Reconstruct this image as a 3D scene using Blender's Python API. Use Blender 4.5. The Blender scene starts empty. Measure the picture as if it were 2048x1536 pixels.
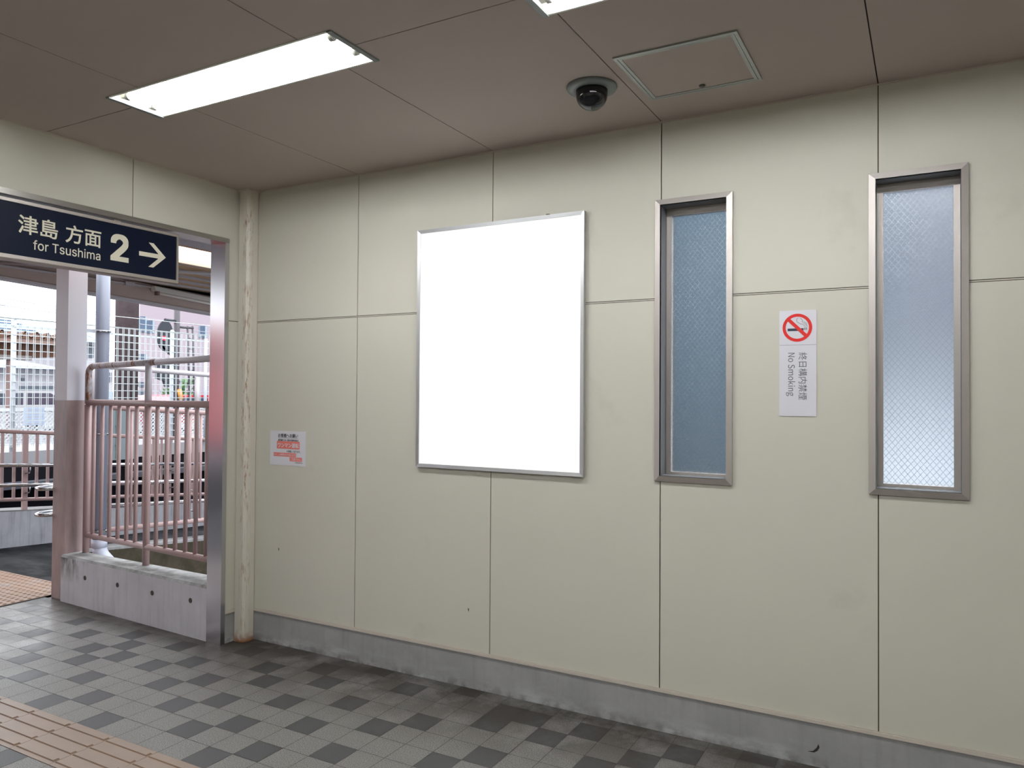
import bpy, math, random
from mathutils import Vector, Matrix
random.seed(7)
COL = bpy.context.scene.collection

# ------------------------------------------------------------------ camera
CF, CP = 1510.737, Vector((3.90855, -3.49701, 1.58135))
YAW, PITCH, ROLL = -0.50388, 0.01585, 0.00688
fw = Vector((math.sin(YAW)*math.cos(PITCH), math.cos(YAW)*math.cos(PITCH), math.sin(PITCH)))
rt0 = Vector((math.cos(YAW), -math.sin(YAW), 0)); up0 = rt0.cross(fw)
rt = rt0*math.cos(ROLL) + up0*math.sin(ROLL); up = up0*math.cos(ROLL) - rt0*math.sin(ROLL)
cd = bpy.data.cameras.new('camera'); cam = bpy.data.objects.new('camera', cd); COL.objects.link(cam)
cd.sensor_fit = 'HORIZONTAL'; cd.sensor_width = 36.0; cd.lens = CF/2048*36.0; cd.clip_end = 400
m = Matrix((rt, up, -fw)).transposed().to_4x4(); m.translation = CP
cam.matrix_world = m
bpy.context.scene.camera = cam

def sight(px, py):
    return rt*((px-1024)/CF) + up*((768-py)/CF) + fw
def on_x(px, py, x):                 # where the sight line through a photo point meets the plane x
    d = sight(px, py); return CP + d*((x-CP.x)/d.x)
def on_z(px, py, z):
    d = sight(px, py); return CP + d*((z-CP.z)/d.z)

# ------------------------------------------------------------------ materials
def s2l(c):
    c = c/255.0
    return c/12.92 if c <= .04045 else ((c+.055)/1.055)**2.4
def rgb(r, g, b): return (s2l(r), s2l(g), s2l(b), 1)

class NT:
    def __init__(s, name):
        s.m = bpy.data.materials.new(name); s.m.use_nodes = True
        s.t = s.m.node_tree; s.n = s.t.nodes; s.l = s.t.links
        s.b = s.n['Principled BSDF']; s.out = s.n['Material Output']
    def new(s, k, **kw):
        n = s.n.new(k)
        for a, v in kw.items(): setattr(n, a, v)
        return n
    def pos(s):
        if not hasattr(s, '_p'): s._p = s.new('ShaderNodeNewGeometry')
        return s._p.outputs['Position']
    def noise(s, scale, detail=4, rough=.55, stretch=None):
        n = s.new('ShaderNodeTexNoise'); n.inputs['Scale'].default_value = scale
        n.inputs['Detail'].default_value = detail; n.inputs['Roughness'].default_value = rough
        v = s.pos()
        if stretch:
            mp = s.new('ShaderNodeMapping'); mp.inputs['Scale'].default_value = stretch
            s.l.new(v, mp.inputs['Vector']); v = mp.outputs['Vector']
        s.l.new(v, n.inputs['Vector']); return n.outputs['Fac']
    def ramp(s, fac, stops):
        r = s.new('ShaderNodeValToRGB'); e = r.color_ramp.elements
        while len(e) < len(stops): e.new(.5)
        for el, (p, c) in zip(e, stops):
            el.position = p; el.color = c if hasattr(c, '__len__') else (c, c, c, 1)
        s.l.new(fac, r.inputs['Fac']); return r.outputs['Color']
    def mix(s, fac, a, b):
        n = s.new('ShaderNodeMix', data_type='RGBA')
        for sock, v in ((n.inputs[0], fac), (n.inputs[6], a), (n.inputs[7], b)):
            if hasattr(v, 'default_value') or hasattr(v, 'is_linked'): s.l.new(v, sock)
            else: sock.default_value = v
        return n.outputs[2]
    def math(s, op, a, b=None):
        n = s.new('ShaderNodeMath', operation=op)
        for sock, v in ((n.inputs[0], a), (n.inputs[1], b)):
            if v is None: continue
            if hasattr(v, 'is_linked'): s.l.new(v, sock)
            else: sock.default_value = v
        return n.outputs[0]
    def axis(s, i):
        if not hasattr(s, '_x'):
            s._x = s.new('ShaderNodeSeparateXYZ'); s.l.new(s.pos(), s._x.inputs[0])
        return s._x.outputs[i]
    def span(s, v, a, b):            # 0 at a, 1 at b
        n = s.new('ShaderNodeMapRange'); s.l.new(v, n.inputs[0])
        n.inputs[1].default_value = a; n.inputs[2].default_value = b; n.clamp = True
        return n.outputs[0]
    def color(s, v):
        if hasattr(v, 'is_linked'): s.l.new(v, s.b.inputs['Base Color'])
        else: s.b.inputs['Base Color'].default_value = v
    def bump(s, h, strength=.2, dist=.002):
        n = s.new('ShaderNodeBump'); n.inputs['Strength'].default_value = strength; n.inputs['Distance'].default_value = dist
        s.l.new(h, n.inputs['Height']); s.l.new(n.outputs[0], s.b.inputs['Normal'])

def plain(name, c, rough=.5, metal=0., var=.06, scale=9, spec=.5):
    t = NT(name)
    lo = tuple(max(0, k*(1-var)) for k in c[:3])+(1,); hi = tuple(min(1, k*(1+var)) for k in c[:3])+(1,)
    t.color(t.mix(t.noise(scale), lo, hi)) if var else t.color(c)
    t.b.inputs['Roughness'].default_value = rough; t.b.inputs['Metallic'].default_value = metal
    t.b.inputs['Specular IOR Level'].default_value = spec
    return t.m

def glow(name, c, strength):
    t = NT(name); t.color((.8, .8, .8, 1))
    t.b.inputs['Emission Color'].default_value = c; t.b.inputs['Emission Strength'].default_value = strength
    return t.m

def m_panel():
    t = NT('ivory_wall_panel')
    base = t.mix(t.noise(1.3, 3), rgb(208, 204, 191), rgb(214, 210, 198))
    sm = t.ramp(t.noise(2.3, 5, .6), [(.63, 0.), (.8, .28)])
    t.color(t.mix(sm, base, rgb(158, 154, 142)))
    t.b.inputs['Roughness'].default_value = .55; t.b.inputs['Specular IOR Level'].default_value = .3
    t.bump(t.noise(260, 2), .06, .001); return t.m
def m_ceiling():
    t = NT('ceiling_board')
    t.color(t.mix(t.noise(1.8, 4), rgb(184, 173, 165), rgb(190, 179, 171)))
    t.b.inputs['Roughness'].default_value = .85; t.b.inputs['Specular IOR Level'].default_value = .2; return t.m
def m_tile(name, a, b):
    t = NT(name)
    sp = t.ramp(t.noise(210, 3, .75), [(.36, 0.), (.64, 1.)])
    base = t.mix(sp, a, b)
    dirt = t.math('MULTIPLY', t.span(t.axis(1), -.75, -.04), t.ramp(t.noise(3.2, 5, .65), [(.28, 0.), (.55, 1.)]))
    dirt = t.math('MULTIPLY', dirt, t.span(t.axis(0), -.4, .1))
    base = t.mix(t.math('MULTIPLY', dirt, .88), base, rgb(46, 39, 29))
    seam = t.math('MULTIPLY', t.span(t.axis(1), -.40, -.17), t.span(t.axis(0), .3, -.05))
    base = t.mix(t.math('MULTIPLY', seam, t.ramp(t.noise(7, 4), [(.3, .45), (.6, .92)])), base, rgb(46, 38, 29))
    t.color(base)
    wet = t.ramp(t.noise(2.4, 4, .6), [(.42, .0), (.6, 1.)])
    wet = t.math('MULTIPLY', wet, t.span(t.axis(0), -.2, -1.3))
    r = t.new('ShaderNodeMapRange'); t.l.new(wet, r.inputs[0]); r.inputs[3].default_value = .50; r.inputs[4].default_value = .27; t.b.inputs['Specular IOR Level'].default_value = .5
    t.l.new(r.outputs[0], t.b.inputs['Roughness'])
    t.bump(t.noise(240, 2), .25, .0015); return t.m
def m_concrete(name, a, b, streak=0., white=False, rough=.8, moss=0.):
    t = NT(name)
    c = t.mix(t.ramp(t.noise(4.5, 6, .65), [(.3, 0.), (.7, 1.)]), a, b)
    if streak:
        f = t.ramp(t.noise(9, 4, .6, (3, 3, .22)), [(.5, 0.), (.72, streak)])
        c = t.mix(f, c, rgb(74, 66, 54))
    if name == 'cast_concrete':      # mossy run-off under the curb's top by the column
        f = t.math('MULTIPLY', t.math('MULTIPLY', t.span(t.axis(2), .15, .34), t.span(t.axis(0), -1.52, -1.66)), t.ramp(t.noise(11, 4, .6, (1, 1, .35)), [(.42, 0.), (.56, .9)]))
        c = t.mix(f, c, rgb(58, 52, 34))
    if moss:
        f = t.ramp(t.noise(5, 5, .7), [(.42, 0.), (.62, moss)])
        c = t.mix(f, c, rgb(48, 46, 30))
    if white:
        w = t.math('MULTIPLY', t.span(t.axis(2), .10, .01), t.ramp(t.noise(8, 4, .6, (.5, .5, 1.5)), [(.5, 0.), (.66, .8)]))
        c = t.mix(w, c, rgb(190, 192, 194))
        d = t.math('MULTIPLY', t.span(t.axis(2), .05, .0), t.ramp(t.noise(14, 3), [(.45, 0.), (.6, .45)]))
        c = t.mix(d, c, rgb(50, 46, 38))
    t.color(c); t.b.inputs['Roughness'].default_value = rough; t.b.inputs['Specular IOR Level'].default_value = .25
    t.bump(t.noise(60, 5), .25, .003); return t.m
def m_rusty(name, paint, lower=None, zsplit=1.52, amount=.5, stretch=(9, 9, 1.2), rough=.42, front=False):
    t = NT(name); c = t.mix(t.noise(6), tuple(k*.94 for k in paint[:3])+(1,), paint)
    if lower:
        n = t.new('ShaderNodeMath', operation='LESS_THAN'); t.l.new(t.axis(2), n.inputs[0]); n.inputs[1].default_value = zsplit
        lw = t.mix(t.ramp(t.noise(5, 5, .6, (2, 2, .5)), [(.4, 0.), (.75, .8)]), lower, tuple(k*.55 for k in lower[:3])+(1,))
        c = t.mix(n.outputs[0], c, lw)
    f = t.ramp(t.noise(3.2, 6, .72, stretch), [(.66-amount*.14, 0.), (.74-amount*.12, 1.)])
    if front:                        # runs of rust down the front edge of the corner post, and at its foot
        e = t.math('MULTIPLY', t.span(t.math('SUBTRACT', t.axis(0), t.axis(1)), .135, .15), t.ramp(t.noise(2.2, 3, .5, (.1, .1, 1)), [(.42, .25), (.55, 1.)]))
        f2 = t.ramp(t.noise(6, 6, .75, (12, 12, 1.6)), [(.52, 0.), (.62, .85)])
        foot = t.math('MULTIPLY', t.span(t.axis(2), .07, .0), t.ramp(t.noise(30, 4), [(.35, 0.), (.55, 1.)]))
        f = t.math('MAXIMUM', t.math('MULTIPLY', f2, e), t.math('MAXIMUM', t.math('MULTIPLY', f, .55), foot))
    c = t.mix(f, c, t.mix(t.noise(40), rgb(120, 66, 30), rgb(168, 110, 60)))
    t.color(c); t.b.inputs['Roughness'].default_value = rough; return t.m
def m_steel(name, c=(.56, .56, .57, 1), rough=.28, brushed=(1, 1, 40)):
    t = NT(name); t.b.inputs['Metallic'].default_value = 1.0; t.color(c)
    n = t.noise(12, 3, .6, brushed)
    r = t.new('ShaderNodeMapRange'); t.l.new(n, r.inputs[0]); r.inputs[3].default_value = rough*.75; r.inputs[4].default_value = rough*1.3
    t.l.new(r.outputs[0], t.b.inputs['Roughness']); return t.m
def m_glass():
    t = NT('wired_frosted_glass')
    t.b.inputs['Transmission Weight'].default_value = 1.0; t.b.inputs['Roughness'].default_value = .46
    t.b.inputs['IOR'].default_value = 1.25; t.color((.93, .97, 1.0, 1))
    a = t.math('ADD', t.axis(0), t.math('MULTIPLY', t.axis(2), .80)); b = t.math('SUBTRACT', t.axis(0), t.math('MULTIPLY', t.axis(2), .80))
    def wire(v):
        w = t.math('FRACT', t.math('MULTIPLY', v, 1/.0235)); return t.math('LESS_THAN', w, .105)
    f = t.math('MAXIMUM', wire(a), wire(b))
    wb = t.new('ShaderNodeBsdfPrincipled'); wb.inputs['Metallic'].default_value = .85; wb.inputs['Roughness'].default_value = .4
    wb.inputs['Base Color'].default_value = (.55, .58, .6, 1)
    ms = t.new('ShaderNodeMixShader'); t.l.new(t.math('MULTIPLY', f, .45), ms.inputs[0]); t.l.new(t.b.outputs[0], ms.inputs[1]); t.l.new(wb.outputs[0], ms.inputs[2])
    t.l.new(ms.outputs[0], t.out.inputs['Surface'])
    t.bump(t.noise(420, 2), .5, .002); return t.m
def m_asphalt():
    t = NT('wet_asphalt')
    t.color(t.mix(t.noise(3, 5, .6), rgb(22, 23, 26), rgb(34, 35, 39)))
    w = t.ramp(t.noise(1.5, 4, .6, (1, 1.6, 1)), [(.40, .42), (.62, .75)])
    t.b.inputs['Specular IOR Level'].default_value = .08
    t.l.new(w, t.b.inputs['Roughness']); t.bump(t.noise(150, 3), .3, .003); return t.m
def m_warn():
    t = NT('worn_brown_warning_block')
    c = t.mix(t.noise(30, 3), rgb(128, 94, 68), rgb(152, 116, 88))
    c = t.mix(t.ramp(t.noise(3.5, 5, .65), [(.52, 0.), (.66, .7)]), c, rgb(146, 132, 126))
    t.color(c); t.b.inputs['Roughness'].default_value = .42; return t.m

M = dict(
    panel=m_panel(), seal=plain('brown_sealant', rgb(96, 84, 68), .8), ceil=m_ceiling(), dark=plain('ceiling_gap', rgb(62, 48, 42), .9),
    tile=m_tile('light_speckled_tile', rgb(88, 87, 85), rgb(160, 158, 155)), tiled=m_tile('dark_grey_tile', rgb(72, 73, 75), rgb(88, 88, 90)),
    grout=m_tile('grout', rgb(74, 68, 66), rgb(84, 78, 76)),
    base=m_concrete('base_concrete', rgb(150, 150, 150), rgb(168, 167, 166), .1, True),
    flash=plain('off_white_flashing', rgb(205, 195, 184), .45), post=m_rusty('cream_paint_rusting', rgb(218, 212, 200), None, amount=-.05, front=True),
    alu=m_steel('anodised_aluminium', (.56, .515, .49, 1), .50, (30, 30, 1)), alud=m_steel('silver_aluminium', (.66, .66, .68, 1), .38, (30, 30, 1)),
    stain=m_steel('brushed_stainless', (.60, .60, .63, 1), .19, (2, 2, 60)), chrome=m_steel('polished_stainless', (.52, .52, .55, 1), .18),
    stain_d=m_steel('dull_stainless', (.42, .40, .38, 1), .34, (2, 2, 60)),
    glass=m_glass(), reveal=plain('shade_grey_reveal', rgb(128, 128, 130), .55, var=.03), paper=plain('white_paper', rgb(226, 224, 230), .7, var=.02), plate=plain('white_plate', rgb(226, 224, 232), .4, var=.01),
    navy=plain('navy_board', rgb(8, 17, 38), .5, var=.03, spec=.15), cream=plain('cream_lettering', rgb(232, 226, 206), .5, var=.01),
    red=plain('prohibition_red', rgb(222, 32, 26), .4, var=.02), ink=plain('dark_grey_ink', rgb(92, 98, 106), .5, var=.02), inkd=plain('navy_ink', rgb(36, 46, 72), .5, var=.02),
    greyink=plain('pale_grey_ink', rgb(150, 150, 158), .5, var=.02), blackink=plain('black_ink', rgb(40, 38, 50), .6, var=.02), pink=plain('faded_red_print', rgb(236, 128, 118), .6, var=.04),
    poster_glow=glow('poster_added_glow', (1, 1, 1, 1), .56), tube=glow('fluorescent_tube', (.96, .985, 1.0, 1), 71.0),  # first glow is added to a plain white poster panel
    reflector=plain('white_enamel', rgb(236, 236, 228), .35, var=.01), socket=plain('grey_socket', rgb(120, 118, 112), .5),
    hatchf=m_steel('hatch_aluminium', (.44, .47, .46, 1), .45, (3, 3, 3)), camring=plain('grey_camera_ring', rgb(128, 136, 134), .45), dome=plain('smoked_dome', rgb(14, 15, 20), .12, var=0),
    lock=plain('dark_lock', rgb(66, 66, 58), .4), guide=plain('tan_guide_block', rgb(158, 138, 124), .45, var=.1, scale=14), guided=plain('dark_bar_flank', rgb(128, 102, 82), .6, var=.15), warn=m_warn(),
    curb=m_concrete('cast_concrete', rgb(196, 193, 198), rgb(210, 207, 212), .12), curbtop=m_concrete('mossy_concrete_top', rgb(150, 150, 150), rgb(182, 182, 182), 0, moss=.5),
    hole=plain('tie_hole', rgb(70, 66, 60), .9), ramp=m_concrete('stained_ramp_wall', rgb(166, 168, 174), rgb(186, 188, 196), .35), pit=m_concrete('mossy_pit_wall', rgb(60, 54, 44), rgb(82, 74, 62), .6, moss=.8),
    asphalt=m_asphalt(),
    white_p=m_rusty('white_paint_rust_spots', rgb(214, 208, 214), None, amount=-.35, stretch=(4, 4, 4)), pink_p=m_rusty('dusty_pink_paint', rgb(182, 154, 153), None, amount=-.4, stretch=(5, 5, 3)),
    white_r=m_rusty('white_paint_rusted', rgb(214, 208, 214), None, amount=1.0, stretch=(9, 1.5, 1.5)),
    column=m_rusty('two_tone_column_paint', rgb(226, 224, 234), rgb(174, 150, 149), 1.525, amount=-.6),
    pipe=plain('blue_grey_pipe', rgb(136, 142, 158), .4, var=.04), elbow=plain('pale_elbow', rgb(186, 190, 206), .4), canopy=plain('brown_canopy_steel', rgb(180, 162, 154), .7), canopyd=plain('tan_corrugated_deck', rgb(182, 152, 120), .7),
    cedge=plain('pale_beam_edge', rgb(190, 184, 188), .6), soffit=plain('grey_soffit', rgb(178, 176, 182), .7), orange=plain('orange_trim', rgb(222, 168, 112), .6),
    soot=plain('near_black', rgb(22, 22, 26), .95, spec=.05), slab=plain('pale_platform_top', rgb(128, 128, 132), .8), nearblackl=plain('dark_ledge', rgb(58, 60, 68), .9),  # near black shared by platform face, track bed, legs and canopy sheet
    mesh=plain('galvanised_wire', rgb(178, 184, 186), .4), mpost=plain('pale_fence_post', rgb(182, 188, 196), .4), upole=m_concrete('dark_concrete_pole', rgb(68, 58, 60), rgb(86, 74, 76)),
    cabinet=plain('pale_cyan_cabinet', rgb(142, 158, 164), .4, var=.02), seamg=plain('grey_seam', rgb(120, 132, 130), .6),
    signal=plain('signal_black', rgb(38, 42, 52), .6), sigred=plain('signal_red', rgb(200, 60, 80), .4), spole=plain('grey_brown_pole', rgb(72, 68, 74), .6),
    lilac=plain('lilac_rendered_wall', rgb(150, 138, 146), .8, var=.03, scale=.5), bwin=plain('pale_blue_shutter', rgb(140, 160, 176), .5), bwind=plain('dark_window', rgb(78, 86, 98), .3),
    rtile=plain('blue_grey_roof', rgb(114, 134, 158), .6), rtile_d=plain('blue_grey_roof_groove', rgb(76, 90, 110), .7), hwall=plain('white_house_wall', rgb(166, 164, 170), .8), tanw=plain('tan_house_wall', rgb(124, 96, 74), .8),
    rust_r=plain('rust_brown_sheet', rgb(92, 62, 46), .8, var=.25, scale=6), rust_l=plain('pale_rust_fascia', rgb(132, 108, 100), .8, var=.15), rust_p=plain('pinkish_steel_post', rgb(124, 98, 96), .6), roof_edge_strip=plain('grey_gutter', rgb(116, 110, 108), .6),
    car_w=plain('white_car_paint', rgb(168, 170, 174), .2, var=0), car_r=plain('red_car_paint', rgb(160, 34, 50), .25, var=0), carg=plain('car_glass', rgb(52, 60, 76), .1, var=0), tyre=plain('tyre', rgb(30, 30, 32), .9), lamp_y=plain('amber_lens', rgb(200, 130, 40), .4),
    lattice=plain('white_lattice', rgb(184, 186, 190), .6, var=.02), board=plain('pale_notice_board', rgb(146, 158, 178), .6, var=.03), ground=plain('pale_street', rgb(112, 112, 116), .9),
    leaf=plain('green_leaves', rgb(66, 98, 56), .8, var=.3, scale=8), yellow=plain('yellow_box', rgb(170, 116, 26), .6),
    red_glow=glow('red_panel_added_glow', (1.0, .06, .10, 1), .5), nb=plain('slate_neighbour_wall', rgb(58, 78, 92), .8), nbl=plain('pale_neighbour_wall', rgb(58, 63, 76), .8), yard=plain('pale_concrete_yard', rgb(113, 118, 124), .9), kerbtop=m_concrete('grey_kerb_top', rgb(112, 112, 112), rgb(138, 138, 140), 0, moss=.3), wire=plain('overhead_cable', rgb(150, 152, 160), .6),
    dirtdot=plain('dark_scuff', rgb(48, 44, 40), .8), hedge_d=plain('dark_asphalt_street', rgb(110, 110, 116), .9),
)

# ------------------------------------------------------------------ mesh builder
class MB:
    def __init__(s): s.v, s.f, s.mi, s.sm = [], [], [], []
    def add(s, vs, fs, mi=0, smooth=False):
        o = len(s.v); s.v += [tuple(p) for p in vs]
        for f in fs: s.f.append([o+i for i in f]); s.mi.append(mi); s.sm.append(smooth)
        return s
    def box(s, a, b, mi=0):
        x0, x1 = sorted((a[0], b[0])); y0, y1 = sorted((a[1], b[1])); z0, z1 = sorted((a[2], b[2]))
        return s.hexa([(x0, y0, z0), (x1, y0, z0), (x1, y1, z0), (x0, y1, z0), (x0, y0, z1), (x1, y0, z1), (x1, y1, z1), (x0, y1, z1)], mi)
    def hexa(s, p, mi=0):
        return s.add(p, [(0, 3, 2, 1), (4, 5, 6, 7), (0, 1, 5, 4), (1, 2, 6, 5), (2, 3, 7, 6), (3, 0, 4, 7)], mi)
    def prism(s, poly, d, mi=0):     # planar polygon (list of 3D points) pushed along d
        n = len(poly); d = Vector(d); P = [Vector(p) for p in poly]
        nrm = Vector((0, 0, 0))
        for i in range(n): nrm += P[i].cross(P[(i+1) % n])
        if nrm.dot(d) > 0: P.reverse()
        return s.add(P+[p+d for p in P], [tuple(range(n)), tuple(range(2*n-1, n-1, -1))]+[(i, n+i, n+(i+1) % n, (i+1) % n) for i in range(n)], mi)
    def tube(s, pts, r, n=10, mi=0, cap=True, closed=False):
        pts = [Vector(p) for p in pts]; N = len(pts); rs = r if hasattr(r, '__len__') else [r]*N
        ts = []
        for i in range(N):
            a = pts[(i-1) % N] if closed or i else pts[0]; b = pts[(i+1) % N] if closed or i < N-1 else pts[-1]
            ts.append((b-a).normalized())
        u = ts[0].orthogonal().normalized(); vs = []
        for i in range(N):
            if i: u = (u - ts[i]*u.dot(ts[i])).normalized()
            w = ts[i].cross(u)
            for k in range(n):
                a = 2*math.pi*(k+.5)/n; vs.append(pts[i]+(u*math.cos(a)+w*math.sin(a))*rs[i])
        fs = []
        for i in range(N if closed else N-1):
            j = (i+1) % N
            for k in range(n): fs.append((i*n+k, i*n+(k+1) % n, j*n+(k+1) % n, j*n+k))
        s.add(vs, fs, mi, True)
        if cap and not closed:
            o = len(s.v)-N*n
            s.f.append([o+k for k in range(n-1, -1, -1)]); s.mi.append(mi); s.sm.append(False)
            s.f.append([o+(N-1)*n+k for k in range(n)]); s.mi.append(mi); s.sm.append(False)
        return s
    def lathe(s, c, prof, n=32, mi=0):   # (radius, z) pairs about the vertical through c
        vs = [(c[0]+r*math.cos(2*math.pi*k/n), c[1]+r*math.sin(2*math.pi*k/n), c[2]+z) for r, z in prof for k in range(n)]
        fs = [(i*n+k, i*n+(k+1) % n, (i+1)*n+(k+1) % n, (i+1)*n+k) for i in range(len(prof)-1) for k in range(n)]
        return s.add(vs, fs, mi, True)
    def build(s, name, mats, parent=None):
        me = bpy.data.meshes.new(name); me.from_pydata(s.v, [], s.f)
        for mm in (mats if isinstance(mats, (list, tuple)) else [mats]): me.materials.append(mm)
        me.polygons.foreach_set('material_index', s.mi); me.polygons.foreach_set('use_smooth', s.sm); me.update()
        o = bpy.data.objects.new(name, me); COL.objects.link(o)
        if parent is not None: o.parent = parent
        return o

def tag(o, label=None, cat=None, group=None, kind=None):
    if label: o['label'] = label
    if cat: o['category'] = cat
    if group: o['group'] = group
    if kind: o['kind'] = kind
    return o
def thing(name, label, cat, loc, group=None):
    o = bpy.data.objects.new(name, None); o.empty_display_size = .1; COL.objects.link(o); o.location = loc
    return tag(o, label, cat, group)
def part(mb, name, mats, parent, label=None):   # mesh given in world coordinates, kept there under its thing
    p, off = parent, Vector((0, 0, 0))
    while p is not None: off += p.location; p = p.parent
    mb.v = [tuple(Vector(q)-off) for q in mb.v]
    o = mb.build(name, mats, parent)
    if label: o['label'] = label
    return o
def struct(mb, name, mats, label=None):
    return tag(mb.build(name, mats), label, None, None, 'structure')
def copy_tree(o, parent=None):
    c = o.copy(); COL.objects.link(c)
    if parent is not None: c.parent = parent
    for ch in [k for k in COL.objects if k.parent == o]: copy_tree(ch, c)
    return c

AX = {'wall': (Vector((1, 0, 0)), Vector((0, 0, 1))), 'left': (Vector((0, 1, 0)), Vector((0, 0, 1))), 'turned': (Vector((0, 0, -1)), Vector((1, 0, 0)))}
try:                                 # the sans serif face that ships inside Blender; its default face if that is missing
    import os
    SANS = bpy.data.fonts.load(os.path.join(bpy.utils.system_resource('DATAFILES', path='fonts'), 'Inter.woff2'))
    SANS_LIGHT = bpy.data.fonts.load(os.path.join(bpy.utils.system_resource('DATAFILES', path='fonts'), 'Noto Sans CJK Regular.woff2'))
except Exception:
    SANS = SANS_LIGHT = None
def lettering(text, face, p0, w, h, mat, parent, name='lettering', bold=0., depth=.0006, space=1.):
    """Words on a face: their ink box starts at p0 and measures w by h along the face's axes."""
    c = bpy.data.curves.new('words', 'FONT'); c.body = text; c.size = 1
    if SANS and text.isascii(): c.font = SANS_LIGHT if 'k' in text else SANS; c.space_character = space; c.resolution_u = 4
    o = bpy.data.objects.new('words', c); COL.objects.link(o)
    bpy.context.view_layer.update()
    me = bpy.data.meshes.new_from_object(o.evaluated_get(bpy.context.evaluated_depsgraph_get()))
    vs = [v.co.copy() for v in me.vertices]; fs = [tuple(p.vertices) for p in me.polygons]
    bpy.data.objects.remove(o); bpy.data.curves.remove(c); bpy.data.meshes.remove(me)
    x0 = min(v.x for v in vs); x1 = max(v.x for v in vs); y0 = min(v.y for v in vs); y1 = max(v.y for v in vs)
    ax, ay = AX[face]; nz = ax.cross(ay); p0 = Vector(p0)
    mb = MB(); sw, sh = (w-2*bold*w/(x1-x0))/(x1-x0), (h-2*bold*h/(y1-y0))/(y1-y0); e = bold*w/(x1-x0); f = bold*h/(y1-y0)
    for k, (i, j) in enumerate([(0, 0)]+([(1, 0), (-1, 0), (0, 1), (0, -1), (1, 1), (-1, 1), (1, -1), (-1, -1)] if bold else [])):
        mb.add([p0+ax*(e+(v.x-x0)*sw+i*e)+ay*(f+(v.y-y0)*sh+j*f)+nz*(depth+k*1.5e-5) for v in vs], fs)
    return part(mb, name, mat, parent)

def cells(a0, a1, breaks, holes_a):
    c = sorted(set([a0, a1]+[b for b in breaks if a0 < b < a1]+[h for h in holes_a if a0 < h < a1]))
    return list(zip(c[:-1], c[1:]))
def panelled(mb, u_lines, v_lines, holes, gap, put):
    """Boards between the joint lines, less the holes; put(u0,u1,v0,v1) lays one piece."""
    for (U0, U1) in zip(u_lines[:-1], u_lines[1:]):
        for (V0, V1) in zip(v_lines[:-1], v_lines[1:]):
            g = gap/2
            for (u0, u1) in cells(U0, U1, [], [h for H in holes for h in H[:2]]):
                for (v0, v1) in cells(V0, V1, [], [h for H in holes for h in H[2:]]):
                    cu, cv = (u0+u1)/2, (v0+v1)/2
                    if any(H[0] < cu < H[1] and H[2] < cv < H[3] for H in holes): continue
                    put(u0+(g if u0 == U0 else 0), u1-(g if u1 == U1 else 0), v0+(g if v0 == V0 else 0), v1-(g if v1 == V1 else 0))

# ------------------------------------------------------------------ room shell
ZC, ZM, ZB = 2.901, 2.049, .2
XR, YF = 8.4, -6.5
W1 = (2.788, 3.104, 1.207, 2.498); W2 = (3.714, 4.026, 1.207, 2.498)
seams = [0, .9235, 1.855, 2.790, 3.7255, 4.66, 5.595, 6.53, 7.465, XR]
mb = MB()
panelled(mb, seams, [ZB, ZM, ZC], [W1, W2], .005, lambda u0, u1, v0, v1: mb.box((u0, 0, v0+(.003 if v0 > 1.99 and v0 < 2.1 else 0)), (u1, .012, v1-(.003 if 1.99 < v1 < 2.1 else 0))))
for H in ((0, W1[0], ZB, ZC), (W1[1], W2[0], ZB, ZC), (W2[1], XR, ZB, ZC), (W1[0], W1[1], ZB, W1[2]), (W1[0], W1[1], W1[3], ZC), (W2[0], W2[1], ZB, W2[2]), (W2[0], W2[1], W2[3], ZC)):
    mb.box((H[0], .005, H[2]), (H[1], .2, H[3]), 1)
for a, b in ((0, W1[0]), (W1[1], W2[0]), (W2[1], XR)): mb.box((a, .0015, ZM-.0022), (b, .010, ZM+.0022), 0)
struct(mb, 'wall_back', [M['panel'], M['seal']])
mb = MB()
OPEN = (-3.0, -.175, .0, 2.569)      # doorway: y0, y1, z0, z1
panelled(mb, [YF, -5.3, -4.15, -3.0, -1.91, -.83, 0.2], [ZB, ZM, ZC], [(-3.0, -.175, 0, 2.569)], .005, lambda u0, u1, v0, v1: mb.box((-.012, u0, v0), (0, u1, v1)))
mb.box((-.10, -.175, ZB), (-.004, .2, ZC), 1); mb.box((-.10, -3.0, 2.569), (-.004, -.175, ZC), 1); mb.box((-.10, YF, ZB), (-.004, -3.0, ZC), 1)
struct(mb, 'wall_left', [M['panel'], M['seal']])
mb = MB(); mb.box((0, YF-.1, 0), (XR, YF, ZC)); struct(mb, 'wall_front', M['panel'])
mb = MB(); mb.box((XR, YF-.1, 0), (XR+.1, .2, ZC)); struct(mb, 'wall_right', M['panel'])
# ceiling boards with the cut-outs for the recessed lights
LIGHTS = [(.718, -1.437), (2.758, -1.437), (6.84, -1.437), (.718, -4.2), (2.758, -4.2), (4.80, -4.2)]  # first two are in view; the rest are unseen lights added for fill
LL, LW = 1.280, .262
holes = [(x, x+LL, y, y+LW) for x, y in LIGHTS]
mb = MB()
panelled(mb, [-.1]+seams[1:], [YF, -5.24, -3.93, -2.62, -1.31, .2], holes, .005, lambda u0, u1, v0, v1: mb.box((u0, v0, ZC), (u1, v1, ZC+.009)))
mb.box((-.1, YF, ZC+.13), (XR, .2, ZC+.16), 1)
for (u0, u1) in cells(-.1, XR, [], [h for H in holes for h in H[:2]]):
    for (v0, v1) in cells(YF, .2, [], [h for H in holes for h in H[2:]]):
        if not any(H[0] < (u0+u1)/2 < H[1] and H[2] < (v0+v1)/2 < H[3] for H in holes):
            mb.box((u0, v0, ZC+.006), (u1, v1, ZC+.012), 1)
struct(mb, 'ceiling', [M['ceil'], M['dark']])
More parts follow.
